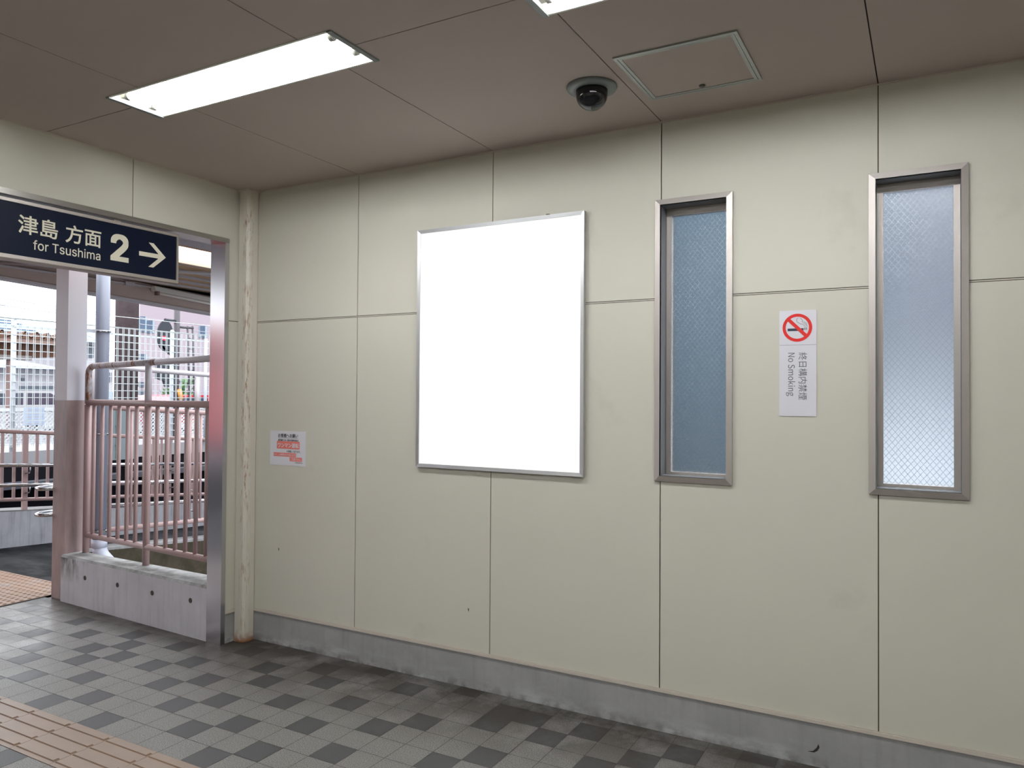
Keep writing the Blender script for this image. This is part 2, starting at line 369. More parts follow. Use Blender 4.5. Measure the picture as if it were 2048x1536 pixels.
mb = MB(); mb.box((.0, -.006, ZC-.006), (XR, .0, ZC)); mb.box((0, YF, ZC-.006), (.006, 0, ZC)); struct(mb, 'trim_1', M['flash'])
# concrete base and its flashing
mb = MB(); mb.box((0, .0, -.02), (XR, .2, ZB-.014)); struct(mb, 'baseboard_back', M['base'])
mb = MB(); mb.box((-.1, -.166, -.02), (.0, .2, ZB-.014)); struct(mb, 'baseboard_left', M['base'])
mb = MB(); mb.box((0, -.009, ZB-.014), (XR, .02, ZB+.001)); mb.box((-.02, -.166, ZB-.014), (.009, 0, ZB+.001)); struct(mb, 'trim_2', M['flash'])

# floor tiles
FX, FY, T = .33, -1.3073, .15
T2 = .151
DARK = {8: [5, 9, 19], 7: [-1, 3, 7, 11, 12, 14, 17, 20], 6: [-15, -11, -7, -4, 1, 4, 11, 13, 16, 19], 5: [-13, -9, -6, -2, 2, 6, 9, 15, 18, 21], 4: [-14, -11, -7, -5, -3, 0, 4, 8, 12, 17, 20],
        3: [-15, -13, -9, -6, -1, 2, 6, 11, 14, 19], 2: [-12, -8, -4, 1, 4, 8, 12, 16, 18, 22], 1: [-14, -10, -6, -2, 3, 6, 10, 13, 15, 20], 0: [-16, -11, -7, -3, 0, 5, 8, 12, 17, 21],
        -3: [-9, -5, -2, 0, 3, 7, 10], -4: [-8, -3, -1, 2, 6, 9, 12], -5: [-10, -6, -2, 1, 4, 8], -6: [-4, 0, 3, 5, 9], -7: [-7, -3, 2, 6, 8]}
mb = MB()
for j in range(-35, 9):
    y0 = FY+j*T2; y1 = min(y0+T2, 0)
    for i in range(-16, 54):
        x0 = FX+i*T; x1 = x0+T
        if j in (-1, -2) and i >= -14: continue
        if x0 < 0 and y1 > -.10+.0: y1c = min(y1, -.09 if x0 < -.2 else -.16)
        else: y1c = y1
        if y1c-y0 < .02 or (x0 < -.05 and not (-3.2 < y0 < 0)): continue
        d = i in DARK.get(j, []) if j in DARK else random.random() < .27
        g = .0016
        mb.add([(x0+g, y0+g, 0), (x1-g, y0+g, 0), (x1-g, y1c-g, 0), (x0+g, y1c-g, 0)], [(0, 1, 2, 3)], 1 if d else 0)
mb.box((-2.10, YF, -.06), (XR, .0, -.0012), 2)
struct(mb, 'floor', [M['tile'], M['tiled'], M['grout']])

# tactile guide strip
s = thing('tactile_guide_strip', 'tan tactile guide strip with raised bars crossing the tiled floor', 'tactile paving', (.33, -1.458, 0))
for k in range(-7, 12):
    mb = MB(); x0 = FX+k*.3; y0 = FY-2*T2
    mb.box((x0+.0012, y0+.0012, -.0011), (x0+.2988, y0+2*T2-.0012, .0015))
    for q in range(4):
        yc = y0+.038+q*.0755
        a, b, h = .0145, .0112, .006
        Q = [(x0+.004, yc-a, .0014), (x0+.296, yc-a, .0014), (x0+.296, yc+a, .0014), (x0+.004, yc+a, .0014), (x0+.012, yc-b, h), (x0+.288, yc-b, h), (x0+.288, yc+b, h), (x0+.012, yc+b, h)]
        mb.add(Q, [(4, 5, 6, 7)]); mb.add(Q, [(0, 1, 5, 4), (1, 2, 6, 5), (2, 3, 7, 6), (3, 0, 4, 7)], 1)  # bar flanks darker than their tops
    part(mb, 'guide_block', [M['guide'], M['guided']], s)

# ------------------------------------------------------------------ corner post
t = thing('corner_post', 'cream painted steel post streaked with rust standing in the room corner', 'post', (.045, -.045, 0))
mb = MB()
prof = [(.0015, -.0015), (.0015, -.088), (.014, -.100), (.042, -.096), (.086, -.088), (.096, -.036), (.100, -.012), (.092, -.0015)]
prof = [(.0015, -.0015), (.0015, -.082), (.012, -.092), (.052, -.092), (.074, -.088), (.088, -.072), (.093, -.050), (.093, -.010), (.086, -.0015)]
mb.prism([(x, y, .0) for x, y in prof], (0, 0, ZC-.012))
part(mb, 'post_shaft', M['post'], t)
mb = MB(); mb.box((.0015, -.098, ZC-.012), (.099, -.0015, ZC-.0005)); part(mb, 'cap_plate', M['post'], t)

# ------------------------------------------------------------------ windows
def window(n, H, label):
    x0, x1, z0, z1 = H[0]-.024, H[1]+.024, H[2]-.025, H[3]+.025
    t = tag(thing('window_%d' % n, label, None, ((x0+x1)/2, 0, z0)), None, None, None, 'structure')
    fwid = .026
    mb = MB(); o = [(x0, z0), (x1, z0), (x1, z1), (x0, z1)]; i = [(x0+fwid, z0+fwid), (x1-fwid, z0+fwid), (x1-fwid, z1-fwid), (x0+fwid, z1-fwid)]
    for k in range(4):
        a, b, c, d = o[k], o[(k+1) % 4], i[(k+1) % 4], i[k]
        q = lambda p, y: (p[0], y, p[1])
        mb.hexa([q(a, .0), q(b, .0), q(c, .0), q(d, .0), q(a, -.014), q(b, -.014), q(c, -.020), q(d, -.020)][::1])
    part(mb, 'window_frame', M['alu'], t); mb = MB()
    xi0, xi1, zi0, zi1 = x0+fwid, x1-fwid, z0+fwid, z1-fwid
    mb.box((xi0-.004, -.018, zi0-.004), (xi0, .125, zi1+.004)); mb.box((xi1, -.018, zi0-.004), (xi1+.004, .125, zi1+.004))
    mb.box((xi0, -.018, zi0-.004), (xi1, .125, zi0)); mb.box((xi0, -.018, zi1), (xi1, .125, zi1+.004))
    part(mb, 'reveal', M['reveal'], t)  # lining coloured darker to stand for the shade in the recess
    mb = MB(); ys0, ys1, w = .088, .115, .024
    mb.box((xi0, ys0, zi0), (xi0+w, ys1, zi1)); mb.box((xi1-w, ys0, zi0), (xi1, ys1, zi1)); mb.box((xi0+w, ys0, zi0), (xi1-w, ys1, zi0+.012)); mb.box((xi0+w, ys0, zi1-.034), (xi1-w, ys1, zi1))
    part(mb, 'sash', M['alu'], t)
    mb = MB(); mb.box((xi0+w-.002, .099, zi0+.010), (xi1-w+.002, .105, zi1-.032)); part(mb, 'pane', M['glass'], t)
window(1, W1, 'narrow tall frosted wired glass window beside the white poster panel')
window(2, W2, 'narrow tall frosted wired glass window right of the no smoking sign')

# ------------------------------------------------------------------ blank poster panel, glow added to turn it white
t = thing('blank_poster', 'large blank white poster panel with added glow in a thin silver frame', 'poster panel', (1.889, 0, 1.18))
x0, x1, z0, z1, fb = 1.378, 2.401, 1.180, 2.513, .019
mb = MB()
mb.box((x0+.006, -.003, z0+.006), (x1-.006, -.0005, z1-.006)); part(mb, 'back_plate', M['alud'], t)
mb = MB(); o = [(x0, z0), (x1, z0), (x1, z1), (x0, z1)]; i = [(x0+fb, z0+fb), (x1-fb, z0+fb), (x1-fb, z1-fb), (x0+fb, z1-fb)]
for k in range(4):
    a, b, c, d = o[k], o[(k+1) % 4], i[(k+1) % 4], i[k]
    q = lambda p, y: (p[0], y, p[1])
    mb.hexa([q(a, -.003), q(b, -.003), q(c, -.003), q(d, -.003), q(a, -.027), q(b, -.027), q(c, -.024), q(d, -.024)])
part(mb, 'frame', M['alud'], t)
mb = MB(); mb.box((x0+fb, -.020, z0+fb), (x1-fb, -.004, z1-fb)); part(mb, 'panel', M['poster_glow'], t, 'blank white panel, its glow added')
mb = MB(); mb.tube([(2.193, -.012, 2.511), (2.193, -.012, 2.519)], .011, 10); part(mb, 'fixing_knob', M['seal'], t)

# ------------------------------------------------------------------ no smoking sign
NX0, NX1, NZ0, NZ1 = 3.3315, 3.4850, 1.5020, 1.9650
t = thing('no_smoking_sign', 'narrow white no smoking plate between the two windows', 'sign', ((NX0+NX1)/2, 0, NZ0))
mb = MB(); mb.box((NX0, -.004, NZ0), (NX1, -.0005, NZ1)); part(mb, 'plate', M['plate'], t)
W, Hh = NX1-NX0, NZ1-NZ0; S = W/450
nx = lambda p: NX0+(p-120)*S
nz = lambda p: NZ1-(p-130)*(Hh/1297)
cx, cz, ro, ri = nx(340), nz(344), 180*S, 141*S
mb = MB(); n = 64
ring = [(cx+r*math.cos(2*math.pi*k/n), y, cz+r*math.sin(2*math.pi*k/n)) for r, y in ((ro, -.0052), (ri, -.0052)) for k in range(n)]
mb.add(ring, [(k, (k+1) % n, n+(k+1) % n, n+k) for k in range(n)])
dv = Vector((1, 0, -1)).normalized(); pv = Vector((1, 0, 1)).normalized(); cc = Vector((cx, -.0053, cz)); hw = 19*S*1.15; hl = ri+2*S
mb.add([cc-dv*hl-pv*hw, cc+dv*hl-pv*hw, cc+dv*hl+pv*hw, cc-dv*hl+pv*hw], [(0, 1, 2, 3)])
part(mb, 'prohibition_ring', M['red'], t)
mb = MB(); mb.box((nx(222), -.0046, nz(384)), (nx(415), -.0040, nz(352))); mb.box((nx(420), -.0046, nz(375)), (nx(436), -.0040, nz(345)), 1); mb.box((nx(441), -.0046, nz(375)), (nx(457), -.0040, nz(345)), 1)
for pts in ([(455, 335), (452, 312), (432, 300), (405, 302), (378, 300), (362, 286), (342, 278), (330, 258), (334, 236), (350, 226)],
            [(436, 338), (432, 325), (412, 318)], [(372, 232), (392, 240), (402, 258), (396, 276), (420, 278), (444, 288), (456, 306)]):
    mb.tube([(nx(a), -.0044, nz(b)) for a, b in pts], 3.6*S, 6, 1)
part(mb, 'cigarette_symbol', [M['inkd'], M['greyink']], t)
mb = MB(); mb.box((NX0+.001, -.0044, nz(557)), (NX1-.001, -.0040, nz(554))); part(mb, 'divider_line', M['ink'], t)
lettering('終日構内禁煙', 'turned', (nx(356), -.0042, nz(650)), (1255-650)*S, 102*S, M['ink'], t)
lettering('No Smoking', 'turned', (nx(203), -.0042, nz(652)), (1208-652)*S, 112*S, M['ink'], t)

# ------------------------------------------------------------------ paper notice
PX0, PX1, PZ0, PZ1 = .2165, .5215, 1.1335, 1.3500
t = thing('paper_notice', 'small white paper notice with red bands taped beside the corner post', 'notice', ((PX0+PX1)/2, 0, PZ0))
mb = MB(); mb.box((PX0, -.0022, PZ0), (PX1, -.0008, PZ1)); part(mb, 'sheet', M['paper'], t)
fx = lambda f: PX0+(PX1-PX0)*f
fz = lambda f: PZ1-(PZ1-PZ0)*f
def words(txt, a, b, c, d, mat, bold=.0, y=-.0024): lettering(txt, 'wall', (fx(a), y, fz(d)), (PX1-PX0)*(b-a), (PZ1-PZ0)*(d-c), mat, t, bold=bold)
def band(a, b, c, d):
    mb = MB(); mb.box((fx(a), -.0028, fz(d)), (fx(b), -.0022, fz(c))); part(mb, 'red_band', M['pink'], t)
words('お客様へお願い', .23, .79, .075, .185, M['blackink'], .02)
mb = MB(); mb.box((fx(.23), -.0025, fz(.202)), (fx(.79), -.0022, fz(.194))); part(mb, 'underline', M['blackink'], t)
words('尾西線では一部の列車を除き', .23, .80, .235, .30, M['blackink'], .015)
band(.195, .835, .30, .52); words('ワンマン運転', .225, .815, .345, .485, M['paper'], .02, -.0030)
words('を実施しております。', .48, .86, .555, .62, M['blackink'], .015)
band(.105, .735, .635, .745); words('かけこみ乗車はおやめになり', .125, .715, .655, .725, M['paper'], .01, -.0030)
band(.56, .905, .755, .87); words('ご注意下さい。', .585, .88, .775, .85, M['paper'], .01, -.0030)
words('名古屋鉄道株式会社', .71, .925, .893, .922, M['blackink'], .01)

# ------------------------------------------------------------------ small marks on the wall and base
for nm, pts, lab in (('wall_scuff', [(.30, -.0008, .60)], 'tiny dark scuff low on the wall panel under the paper notice'), ('wall_scuff', [(1.72, -.0008, .42)], 'tiny dark scuff on the wall panel below the poster panel')):
    mb = MB(); p = Vector(pts[0]); mb.prism([p+Vector((-.003, 0, .010)), p+Vector((.004, 0, .004)), p+Vector((.002, 0, -.012)), p+Vector((-.002, 0, -.004))], (0, .0006, 0))
    tag(mb.build(nm, M['dirtdot']), lab, 'mark')
mb = MB(); p = on_z(1630, 1497, .1); d = sight(1630, 1497); p = CP+d*((-.0012-CP.y)/d.y)
mb.prism([p+Vector(q) for q in ((-.030, 0, -.018), (-.008, 0, -.012), (.006, 0, .004), (.014, 0, .022), (.018, 0, .008), (.010, 0, -.008), (-.004, 0, -.018))], (0, .0008, 0))
tag(mb.build('base_chip', M['dirtdot']), 'curved black chip mark on the concrete base below the right window', 'mark')

# ------------------------------------------------------------------ ceiling lights
def light(label, x0, y0):
    t = thing('ceiling_light', label, 'ceiling light', (x0+LL/2, y0+LW/2, ZC), 'recessed fluorescent lights in the ceiling')
    x1, y1, dep = x0+LL, y0+LW, .085
    mb = MB(); ym = (y0+y1)/2                       # bent reflector trough, ridge between the tubes
    prof = [(y0, 0), (y0+.030, dep), (y0+.088, dep), (ym, .042), (y1-.088, dep), (y1-.030, dep), (y1, 0)]
    for (a, za), (b, zb) in zip(prof[:-1], prof[1:]):
        mb.hexa([(x0, a, ZC+za), (x1, a, ZC+za), (x1, b, ZC+zb), (x0, b, ZC+zb), (x0, a, ZC+za+.003), (x1, a, ZC+za+.003), (x1, b, ZC+zb+.003), (x0, b, ZC+zb+.003)])
    mb.box((x0, y0, ZC), (x0+.003, y1, ZC+dep)); mb.box((x1-.003, y0, ZC), (x1, y1, ZC+dep))
    part(mb, 'reflector', M['reflector'], t)
    mb = MB(); w = .007
    mb.box((x0-w, y0-w, ZC-.003), (x1+w, y0+.002, ZC), 1); mb.box((x0-w, y1-.002, ZC-.003), (x1+w, y1+w, ZC), 1); mb.box((x0-.020, y0-w, ZC-.006), (x0+.002, y1+w, ZC)); mb.box((x1-.002, y0-w, ZC-.006), (x1+.020, y1+w, ZC))
    part(mb, 'trim_frame', [M['camring'], M['reflector']], t)
    for yy in (y0+.064, y1-.064):
        mb = MB(); mb.tube([(x0+.048, yy, ZC+.017), (x1-.048, yy, ZC+.017)], .0145, 14); tb = part(mb, 'tube', M['tube'], t)
        for a, b in ((x0+.030, x0+.048), (x1-.048, x1-.030)):
            mb = MB(); mb.tube([(a, yy, ZC+.017), (b, yy, ZC+.017)], .0165, 14); part(mb, 'tube_cap', M['socket'], tb)
        for a, b in ((x0+.003, x0+.030), (x1-.030, x1-.003)):
            mb = MB(); mb.box((a, yy-.014, ZC+.012), (b, yy+.014, ZC+.08)); part(mb, 'socket', M['reflector'], t)
    return t
for (x, y), lab in zip(LIGHTS, ('twin tube recessed ceiling light nearest the doorway sign', 'twin tube recessed ceiling light cut by the top edge, above the camera dome', 'unseen twin tube fill light added beyond the access hatch',
                                'unseen twin tube fill light added behind, nearest the doorway', 'unseen twin tube fill light added behind, in the middle', 'unseen twin tube fill light added behind, at the far end')):
    light(lab, x, y)

# ------------------------------------------------------------------ camera dome and access hatch
t = thing('security_camera', 'dark dome security camera on a grey ring under the ceiling', 'security camera', (2.654, -.535, ZC))
mb = MB(); c = (2.654, -.535, ZC)
mb.lathe(c, [(.0, 0), (.106, 0), (.108, -.006), (.104, -.013), (.078, -.018), (.070, -.017), (.0, -.016)], 40); part(mb, 'mounting_ring', M['camring'], t)
mb = MB(); mb.lathe(c, [(.068, -.016), (.067, -.034)]+[(.067*math.cos(a), -.036-.064*math.sin(a)) for a in [k*math.pi/2/9 for k in range(10)]], 40); part(mb, 'dome', M['dome'], t)
HX0, HX1, HY0, HY1 = 2.834, 3.309, -.756, -.284
t = thing('ceiling_hatch', 'square ceiling access hatch with a grey metal frame beside the camera dome', 'hatch', ((HX0+HX1)/2, (HY0+HY1)/2, ZC))
def rim(mb, x0, x1, y0, y1, w, za, zb):
    mb.box((x0, y0, za), (x1, y0+w, zb)); mb.box((x0, y1-w, za), (x1, y1, zb)); mb.box((x0, y0+w, za), (x0+w, y1-w, zb)); mb.box((x1-w, y0+w, za), (x1, y1-w, zb))
mb = MB(); rim(mb, HX0, HX1, HY0, HY1, .013, ZC-.006, ZC); part(mb, 'hatch_frame', M['hatchf'], t)
mb = MB(); rim(mb, HX0+.015, HX1-.015, HY0+.015, HY1-.015, .013, ZC-.0055, ZC); part(mb, 'door_rim', M['hatchf'], t)
mb = MB(); mb.box((HX0+.028, HY0+.028, ZC-.003), (HX1-.028, HY1-.028, ZC)); part(mb, 'hatch_door', M['ceil'], t)
mb = MB(); mb.tube([(3.074, -.340, ZC-.003), (3.074, -.340, ZC-.008)], .0125, 16); part(mb, 'lock', M['lock'], t)

# ------------------------------------------------------------------ doorway lining and hanging sign
t = tag(thing('door_1', 'open doorway lined with brushed stainless steel', None, (-.05, -1.6, 0)), None, None, None, 'structure')
mb = MB(); mb.box((-.122, -.199, 0), (.010, -.166, 2.569)); part(mb, 'jamb', M['stain'], t)
mb = MB(); mb.box((-.122, -3.03, 0), (.010, -2.99, 2.569)); part(mb, 'jamb', M['stain'], t)
mb = MB(); mb.box((-.122, -2.99, 2.541), (.011, -.166, 2.570)); part(mb, 'lintel_lining', M['stain_d'], t)
SY0, SY1, SZ0, SZ1 = -2.75, -.531, 2.236, 2.527
t = thing('direction_sign', 'dark navy hanging direction sign to platform 2 in the doorway head', 'sign', (-.05, (SY0+SY1)/2, SZ0))
mb = MB(); mb.box((-.100, SY0+.004, SZ0+.006), (-.004, SY1-.004, SZ1-.004)); part(mb, 'board', M['navy'], t)
mb = MB(); w = .014
mb.box((-.105, SY0, SZ0), (.002, SY1, SZ0+.018)); mb.box((-.105, SY0, SZ1-.016), (.002, SY1, SZ1)); mb.box((-.105, SY0, SZ0+.018), (.002, SY0+w, SZ1-.016)); mb.box((-.105, SY1-w, SZ0+.018), (.002, SY1, SZ1-.016))
mb.tube([(-.012, SY0, SZ0-.001), (-.012, SY1, SZ0-.001)], .005, 8)
part(mb, 'frame', M['alu'], t)
for yy in (-.9, -2.3):
    mb = MB(); mb.box((-.07, yy-.02, SZ1), (-.03, yy+.02, 2.541)); part(mb, 'hanger', M['alu'], t)
lettering('津島', 'left', (-.0036, -1.434, 2.366), 1.434-1.240, .094, M['cream'], t, bold=.012)
lettering('方面', 'left', (-.0036, -1.201, 2.363), 1.201-1.009, .094, M['cream'], t, bold=.012)
lettering('for Tsushima', 'left', (-.0036, -1.362, 2.2955), 1.362-1.012, .049, M['cream'], t, bold=.004)
lettering('2', 'left', (-.0036, -.955, 2.309), .955-.848, .150, M['cream'], t, 'numeral', bold=.021)
mb = MB(); X = -.0030
tip = Vector((X, -.614, 2.377)); tail = Vector((X, -.785, 2.375)); hw = .0125
mb.add([tail+Vector((0, 0, -hw)), tip+Vector((0, -.03, -hw)), tip+Vector((0, -.03, hw)), tail+Vector((0, 0, hw))], [(0, 1, 2, 3)])
for sg in (1, -1):
    e = Vector((X+.0001, -.700, 2.377+sg*.070)); dv = (e-tip).normalized(); pn = Vector((0, -dv.z, dv.y))*.0125
    a = tip-dv*.004
    mb.add([tip+Vector((.0001, 0, 0)), Vector((X+.0001, -.700+.006, 2.377+sg*.070)), Vector((X+.0001, -.700-.026, 2.377+sg*.070)), tip+Vector((.0001, -.034, 0))], [(0, 1, 2, 3) if sg > 0 else (3, 2, 1, 0)])
part(mb, 'arrow', M['cream'], t)

# ------------------------------------------------------------------ outside the doorway
def curb_y(x, back=0): return -.190-.050*(x+.1)+back*(.205+.03*(x+.1))
mb = MB()
A = [(-1.868, curb_y(-1.868)), (-.10, curb_y(-.1)), (-.10, curb_y(-.1, 1)), (-1.868, curb_y(-1.868, 1))]
mb.prism([(x, y, -1.2) for x, y in A], (0, 0, 1.2+.335), 0)
A2 = [(A[0][0], A[0][1]+.012), (A[1][0], A[1][1]+.012), A[2], A[3]]
mb.hexa([(x, y, .335) for x, y in A]+[(x, y, .352) for x, y in A2], 1)
cb = struct(mb, 'concrete_curb', [M['curb'], M['curbtop']], 'low cast concrete curb wall beside the doorway')
for px, py in ((170, 1156), (235, 1170), (304.5, 1186), (381, 1201)):
    d = sight(px, py); s_ = (CP.y-(-.19-.05*(CP.x+.1)))/(-(d.y+.05*d.x)); p = CP+d*s_
    mb = MB(); mb.tube([p+Vector((0, -.0015, 0)), p+Vector((0, .004, 0))], .017, 14)
    o = mb.build('tie_hole', M['hole']); o.parent = cb
# ground, ramp, walls
mb = MB()
prof = [(-6, 0), (.55, 0), (.9, -.02), (3.5, -.155), (9, -.45)]
for (a, za), (b, zb) in zip(prof[:-1], prof[1:]):
    mb.add([(-4.42, a, za-.001), (-2.05 if a < .5 else -2.5, a, za-.001), (-2.05 if b < .6 else -2.5, b, zb-.001), (-4.42, b, zb-.001)], [(0, 1, 2, 3)])
mb.add([(-9, -6, -1.25), (0, -6, -1.25), (0, 12, -1.25), (-9, 12, -1.25)], [(0, 1, 2, 3)])
mb.box((-2.1, -.09, -1.2), (-2.05, .55, -.001))
struct(mb, 'asphalt_ground', M['asphalt'])
t = thing('tactile_warning_strip', 'worn brown tactile warning blocks with round studs outside the doorway', 'tactile paving', (-3.0, -.4, 0))
mb = MB(); h = .149
mb.box((-h, -h, -.001), (h, h, .0025))
for a in range(5):
    for b in range(5):
        mb.lathe((-.12+.06*a, -.12+.06*b, .0025), [(.0175, 0), (.0115, .005), (.0, .0052)], 10)
wp = mb.build('warning_block', M['warn'])
for a in range(6):
    for b in range(7):
        o = wp if (a, b) == (0, 0) else wp.copy()
        if o is not wp: COL.objects.link(o)
        o.parent = t; o.location = Vector((-2.255-.3*a, .06-.3*b, 0))-t.location
def slope(y, z0, k, y0=.75): return z0-k*(y-y0) if y > y0-.2 else z0+k*.2
mb = MB()
for a, b in ((-1.5, .55), (.55, 9.0)):
    za, zb = (slope(a, .36, .08), slope(b, .36, .08)) if a > 0 else (slope(.55, .36, .08),)*2
    mb.hexa([(-4.68, a, -1.2), (-4.4, a, -1.2), (-4.4, b, -1.2), (-4.68, b, -1.2), (-4.68, a, za), (-4.4, a, za), (-4.4, b, zb), (-4.68, b, zb)])
    mb.hexa([(-4.685, a, za), (-4.398, a, za), (-4.398, b, zb), (-4.685, b, zb), (-4.68, a, za+.012), (-4.403, a, za+.012), (-4.403, b, zb+.012), (-4.68, b, zb+.012)], 1)
struct(mb, 'ramp_wall', [M['ramp'], M['kerbtop']], 'stained concrete wall on the far side of the ramp')
mb = MB()
a, b = .42, 9.0
za, zb = .24, .24-.08*(b-a)
mb.hexa([(-2.62, a, -1.2), (-2.4, a, -1.2), (-2.4, b, -1.2), (-2.62, b, -1.2), (-2.62, a, za-.02), (-2.4, a, za-.02), (-2.4, b, zb-.02), (-2.62, b, zb-.02)], 0)
mb.hexa([(-2.62, a, za-.02), (-2.4, a, za-.02), (-2.4, b, zb-.02), (-2.62, b, zb-.02), (-2.61, a+.01, za), (-2.41, a+.01, za), (-2.41, b, zb), (-2.61, b, zb)], 1)
struct(mb, 'ramp_curb', [M['pit'], M['kerbtop']], 'mossy concrete curb along the near side of the ramp')

# steel column
t = thing('steel_column', 'square steel column painted white above and brown below outside the doorway', 'column', (-1.95, 0, 0))
mb = MB(); mb.box((-2.035, -.074, -.0), (-1.872, .075, 3.25)); part(mb, 'column_shaft', M['column'], t)
for z in (.842, .640):
    mb = MB(); n = 20
    mb.tube([(-2.125+.088*math.copysign(abs(math.cos(2*math.pi*k/n))**.8, math.cos(2*math.pi*k/n)), .03+.165*math.sin(2*math.pi*k/n), z-.004) for k in range(n)], .0150, 10, closed=True)
    part(mb, 'handrail_loop', M['chrome'], t)

# drain pipe
dx, dy = -2.18, .40
t = thing('drain_pipe', 'blue grey drain pipe clamped behind the steel column', 'pipe', (dx, dy, .3))
mb = MB(); mb.tube([(dx, dy, .30), (dx, dy, 3.2)], .0535, 20); part(mb, 'pipe_run', M['pipe'], t)
mb = MB(); mb.tube([(dx, dy, .36), (dx, dy, .29)], .060, 20); mb.tube([(dx, dy, .30), (dx+.006, dy+.003, .255), (dx+.03, dy+.012, .215), (dx+.12, dy+.05, .12), (dx+.24, dy+.10, .00)], .057, 20); part(mb, 'elbow', M['elbow'], t)
for z in (2.10, 1.24, .43):
    mb = MB(); n = 20
    mb.tube([(dx+.058*math.cos(2*math.pi*k/n), dy+.058*math.sin(2*math.pi*k/n), z) for k in range(n)], .009, 8, closed=True)
    mb.box((dx-.01, dy-.33, z-.012), (dx+.012, dy-.05, z+.012)) if z > 2 else mb.box((dx+.05, dy-.03, z-.012), (dx+.09, dy-.005, z+.012))
    part(mb, 'clamp', M['chrome'], t)

# railing on the concrete curb
def ry(x): return -.005-.060*(x+1.0)
t = thing('curb_railing', 'pipe railing on the low concrete curb, white and rusty above, dusty pink below', 'railing', (-1.0, 0, .352))
R = .0235
xl, xr = -1.79, -.13
mb = MB(); bend = [(xl, ry(xl), 1.50), (xl, ry(xl), 1.725)]+[(xl+.065*(1-math.cos(a)), ry(xl), 1.725+.065*math.sin(a)) for a in (.4, .8, 1.2, 1.57)]
mb.tube(bend+[(-1.30, ry(-1.30), 1.797), (-.9, ry(-.9), 1.806)], R, 14); mb.tube([(-.9, ry(-.9), 1.806), (xr, ry(xr), 1.822)], R, 14, 1); part(mb, 'top_rail', [M['white_r'], M['white_p']], t, 'white top rail with rust patches')
mb = MB(); mb.tube([(xl, ry(xl), 1.510), (xr, ry(xr), 1.510)], R, 14); part(mb, 'middle_rail', M['pink_p'], t)
mb = MB(); mb.tube([(xl, ry(xl), .488), (xr, ry(xr), .478)], .0215, 14); part(mb, 'bottom_rail', M['pink_p'], t)
for x in (xl, -1.0):
    mb = MB(); mb.tube([(x, ry(x), .350), (x, ry(x), 1.49)], R, 14)
    if x > -1.5: mb.tube([(x, ry(x), 1.49), (x, ry(x), 1.80)], R, 14, 1)
    part(mb, 'post', [M['pink_p'], M['white_p']], t)
for k in range(14):
    x = (-1.70+.1125*k) if k < 6 else (-.885+.1125*(k-6))
    if x > -.13: break
    mb = MB(); mb.tube([(x, ry(x), .485), (x, ry(x), 1.51)], .0145, 10); part(mb, 'baluster', M['pink_p'], t)

# railing along the near side of the ramp
def sl(y, z, k=.0655): return z-k*(y-.6)
XB = -2.5
t = thing('ramp_railing', 'pipe railing running down the near side of the ramp behind the curb railing', 'railing', (XB, .5, .22))
ya, yb = .52, 6.0
mb = MB(); mb.tube([(XB, ya, 1.45), (XB, ya, 1.77), (XB, ya+.02, 1.80), (XB, ya+.06, sl(ya, 1.818)), (XB, yb, sl(yb, 1.818, .042))], R, 14); part(mb, 'top_rail', M['white_p'], t)
mb = MB(); mb.tube([(XB, ya, sl(ya, 1.46)), (XB, yb, sl(yb, 1.46))], R, 12); part(mb, 'middle_rail', M['pink_p'], t)
mb = MB(); mb.tube([(XB, ya, sl(ya, .366, .052)), (XB, yb, sl(yb, .366, .052))], .023, 12); part(mb, 'bottom_rail', M['pink_p'], t)
for y in (ya, 1.60, 2.75, 3.9, 5.05):
    mb = MB(); mb.tube([(XB, y, .20-.08*(y-.42)), (XB, y, sl(y, 1.46))], R, 12); mb.tube([(XB, y, sl(y, 1.46)), (XB, y, sl(y, 1.79, .042))], R, 12, 1)
    part(mb, 'post', [M['pink_p'], M['white_p']], t)
y = ya+.13
while y < yb:
    mb = MB(); mb.tube([(XB, y, sl(y, .366, .052)), (XB, y, sl(y, 1.46))], .0135, 8); part(mb, 'baluster', M['pink_p'], t); y += .1255
for z0, k in ((.757, .060), (.556, .0627)):
    mb = MB(); mb.tube([(XB-.1, ya, z0-k*(ya-.73)), (XB-.1, yb, z0-k*(yb-.73))], .0170, 12); h_ = part(mb, 'handrail', M['chrome'], t)
    for y in (1.60, 2.75, 3.9):
        z = z0-k*(y-.73); mb = MB(); mb.tube([(XB-.1, y, z-.012), (XB-.1, y, z-.06), (XB-.085, y, z-.085), (XB-.02, y, z-.10)], .006, 8); part(mb, 'bracket', M['chrome'], h_)

# railing on the far wall of the ramp
XC = -4.42
def cl(y, z, k): return z-k*(y-.75)
t = thing('platform_railing', 'dusty pink railing with two steel handrails on the far ramp wall', 'railing', (XC, 1.5, .36))
ya, yb = -.6, 8.0
mb = MB(); mb.tube([(XC, ya, cl(ya, 1.186, .0817)), (XC, yb, cl(yb, 1.186, .0817))], .021, 12); part(mb, 'top_rail', M['pink_p'], t)
mb = MB(); mb.tube([(XC, ya, cl(ya, .481, .0855)), (XC, yb, cl(yb, .481, .0855))], .019, 12); part(mb, 'bottom_rail', M['pink_p'], t)
for y in (-.72+.0, 1.005, 2.73, 4.46, 6.18):
    if y < ya: y = ya
    mb = MB(); mb.box((XC-.012, y-.026, slope(y, .34, .08)), (XC+.012, y+.026, cl(y, 1.186, .0817))); part(mb, 'post', M['pink_p'], t)
y = ya+.115
while y < yb:
    if all(abs(y-q) > .05 for q in (1.005, 2.73, 4.46, 6.18)):
        mb = MB(); mb.box((XC-.006, y-.0145, cl(y, .481, .0855)), (XC+.006, y+.0145, cl(y, 1.186, .0817))); part(mb, 'baluster', M['pink_p'], t)
    y += .115
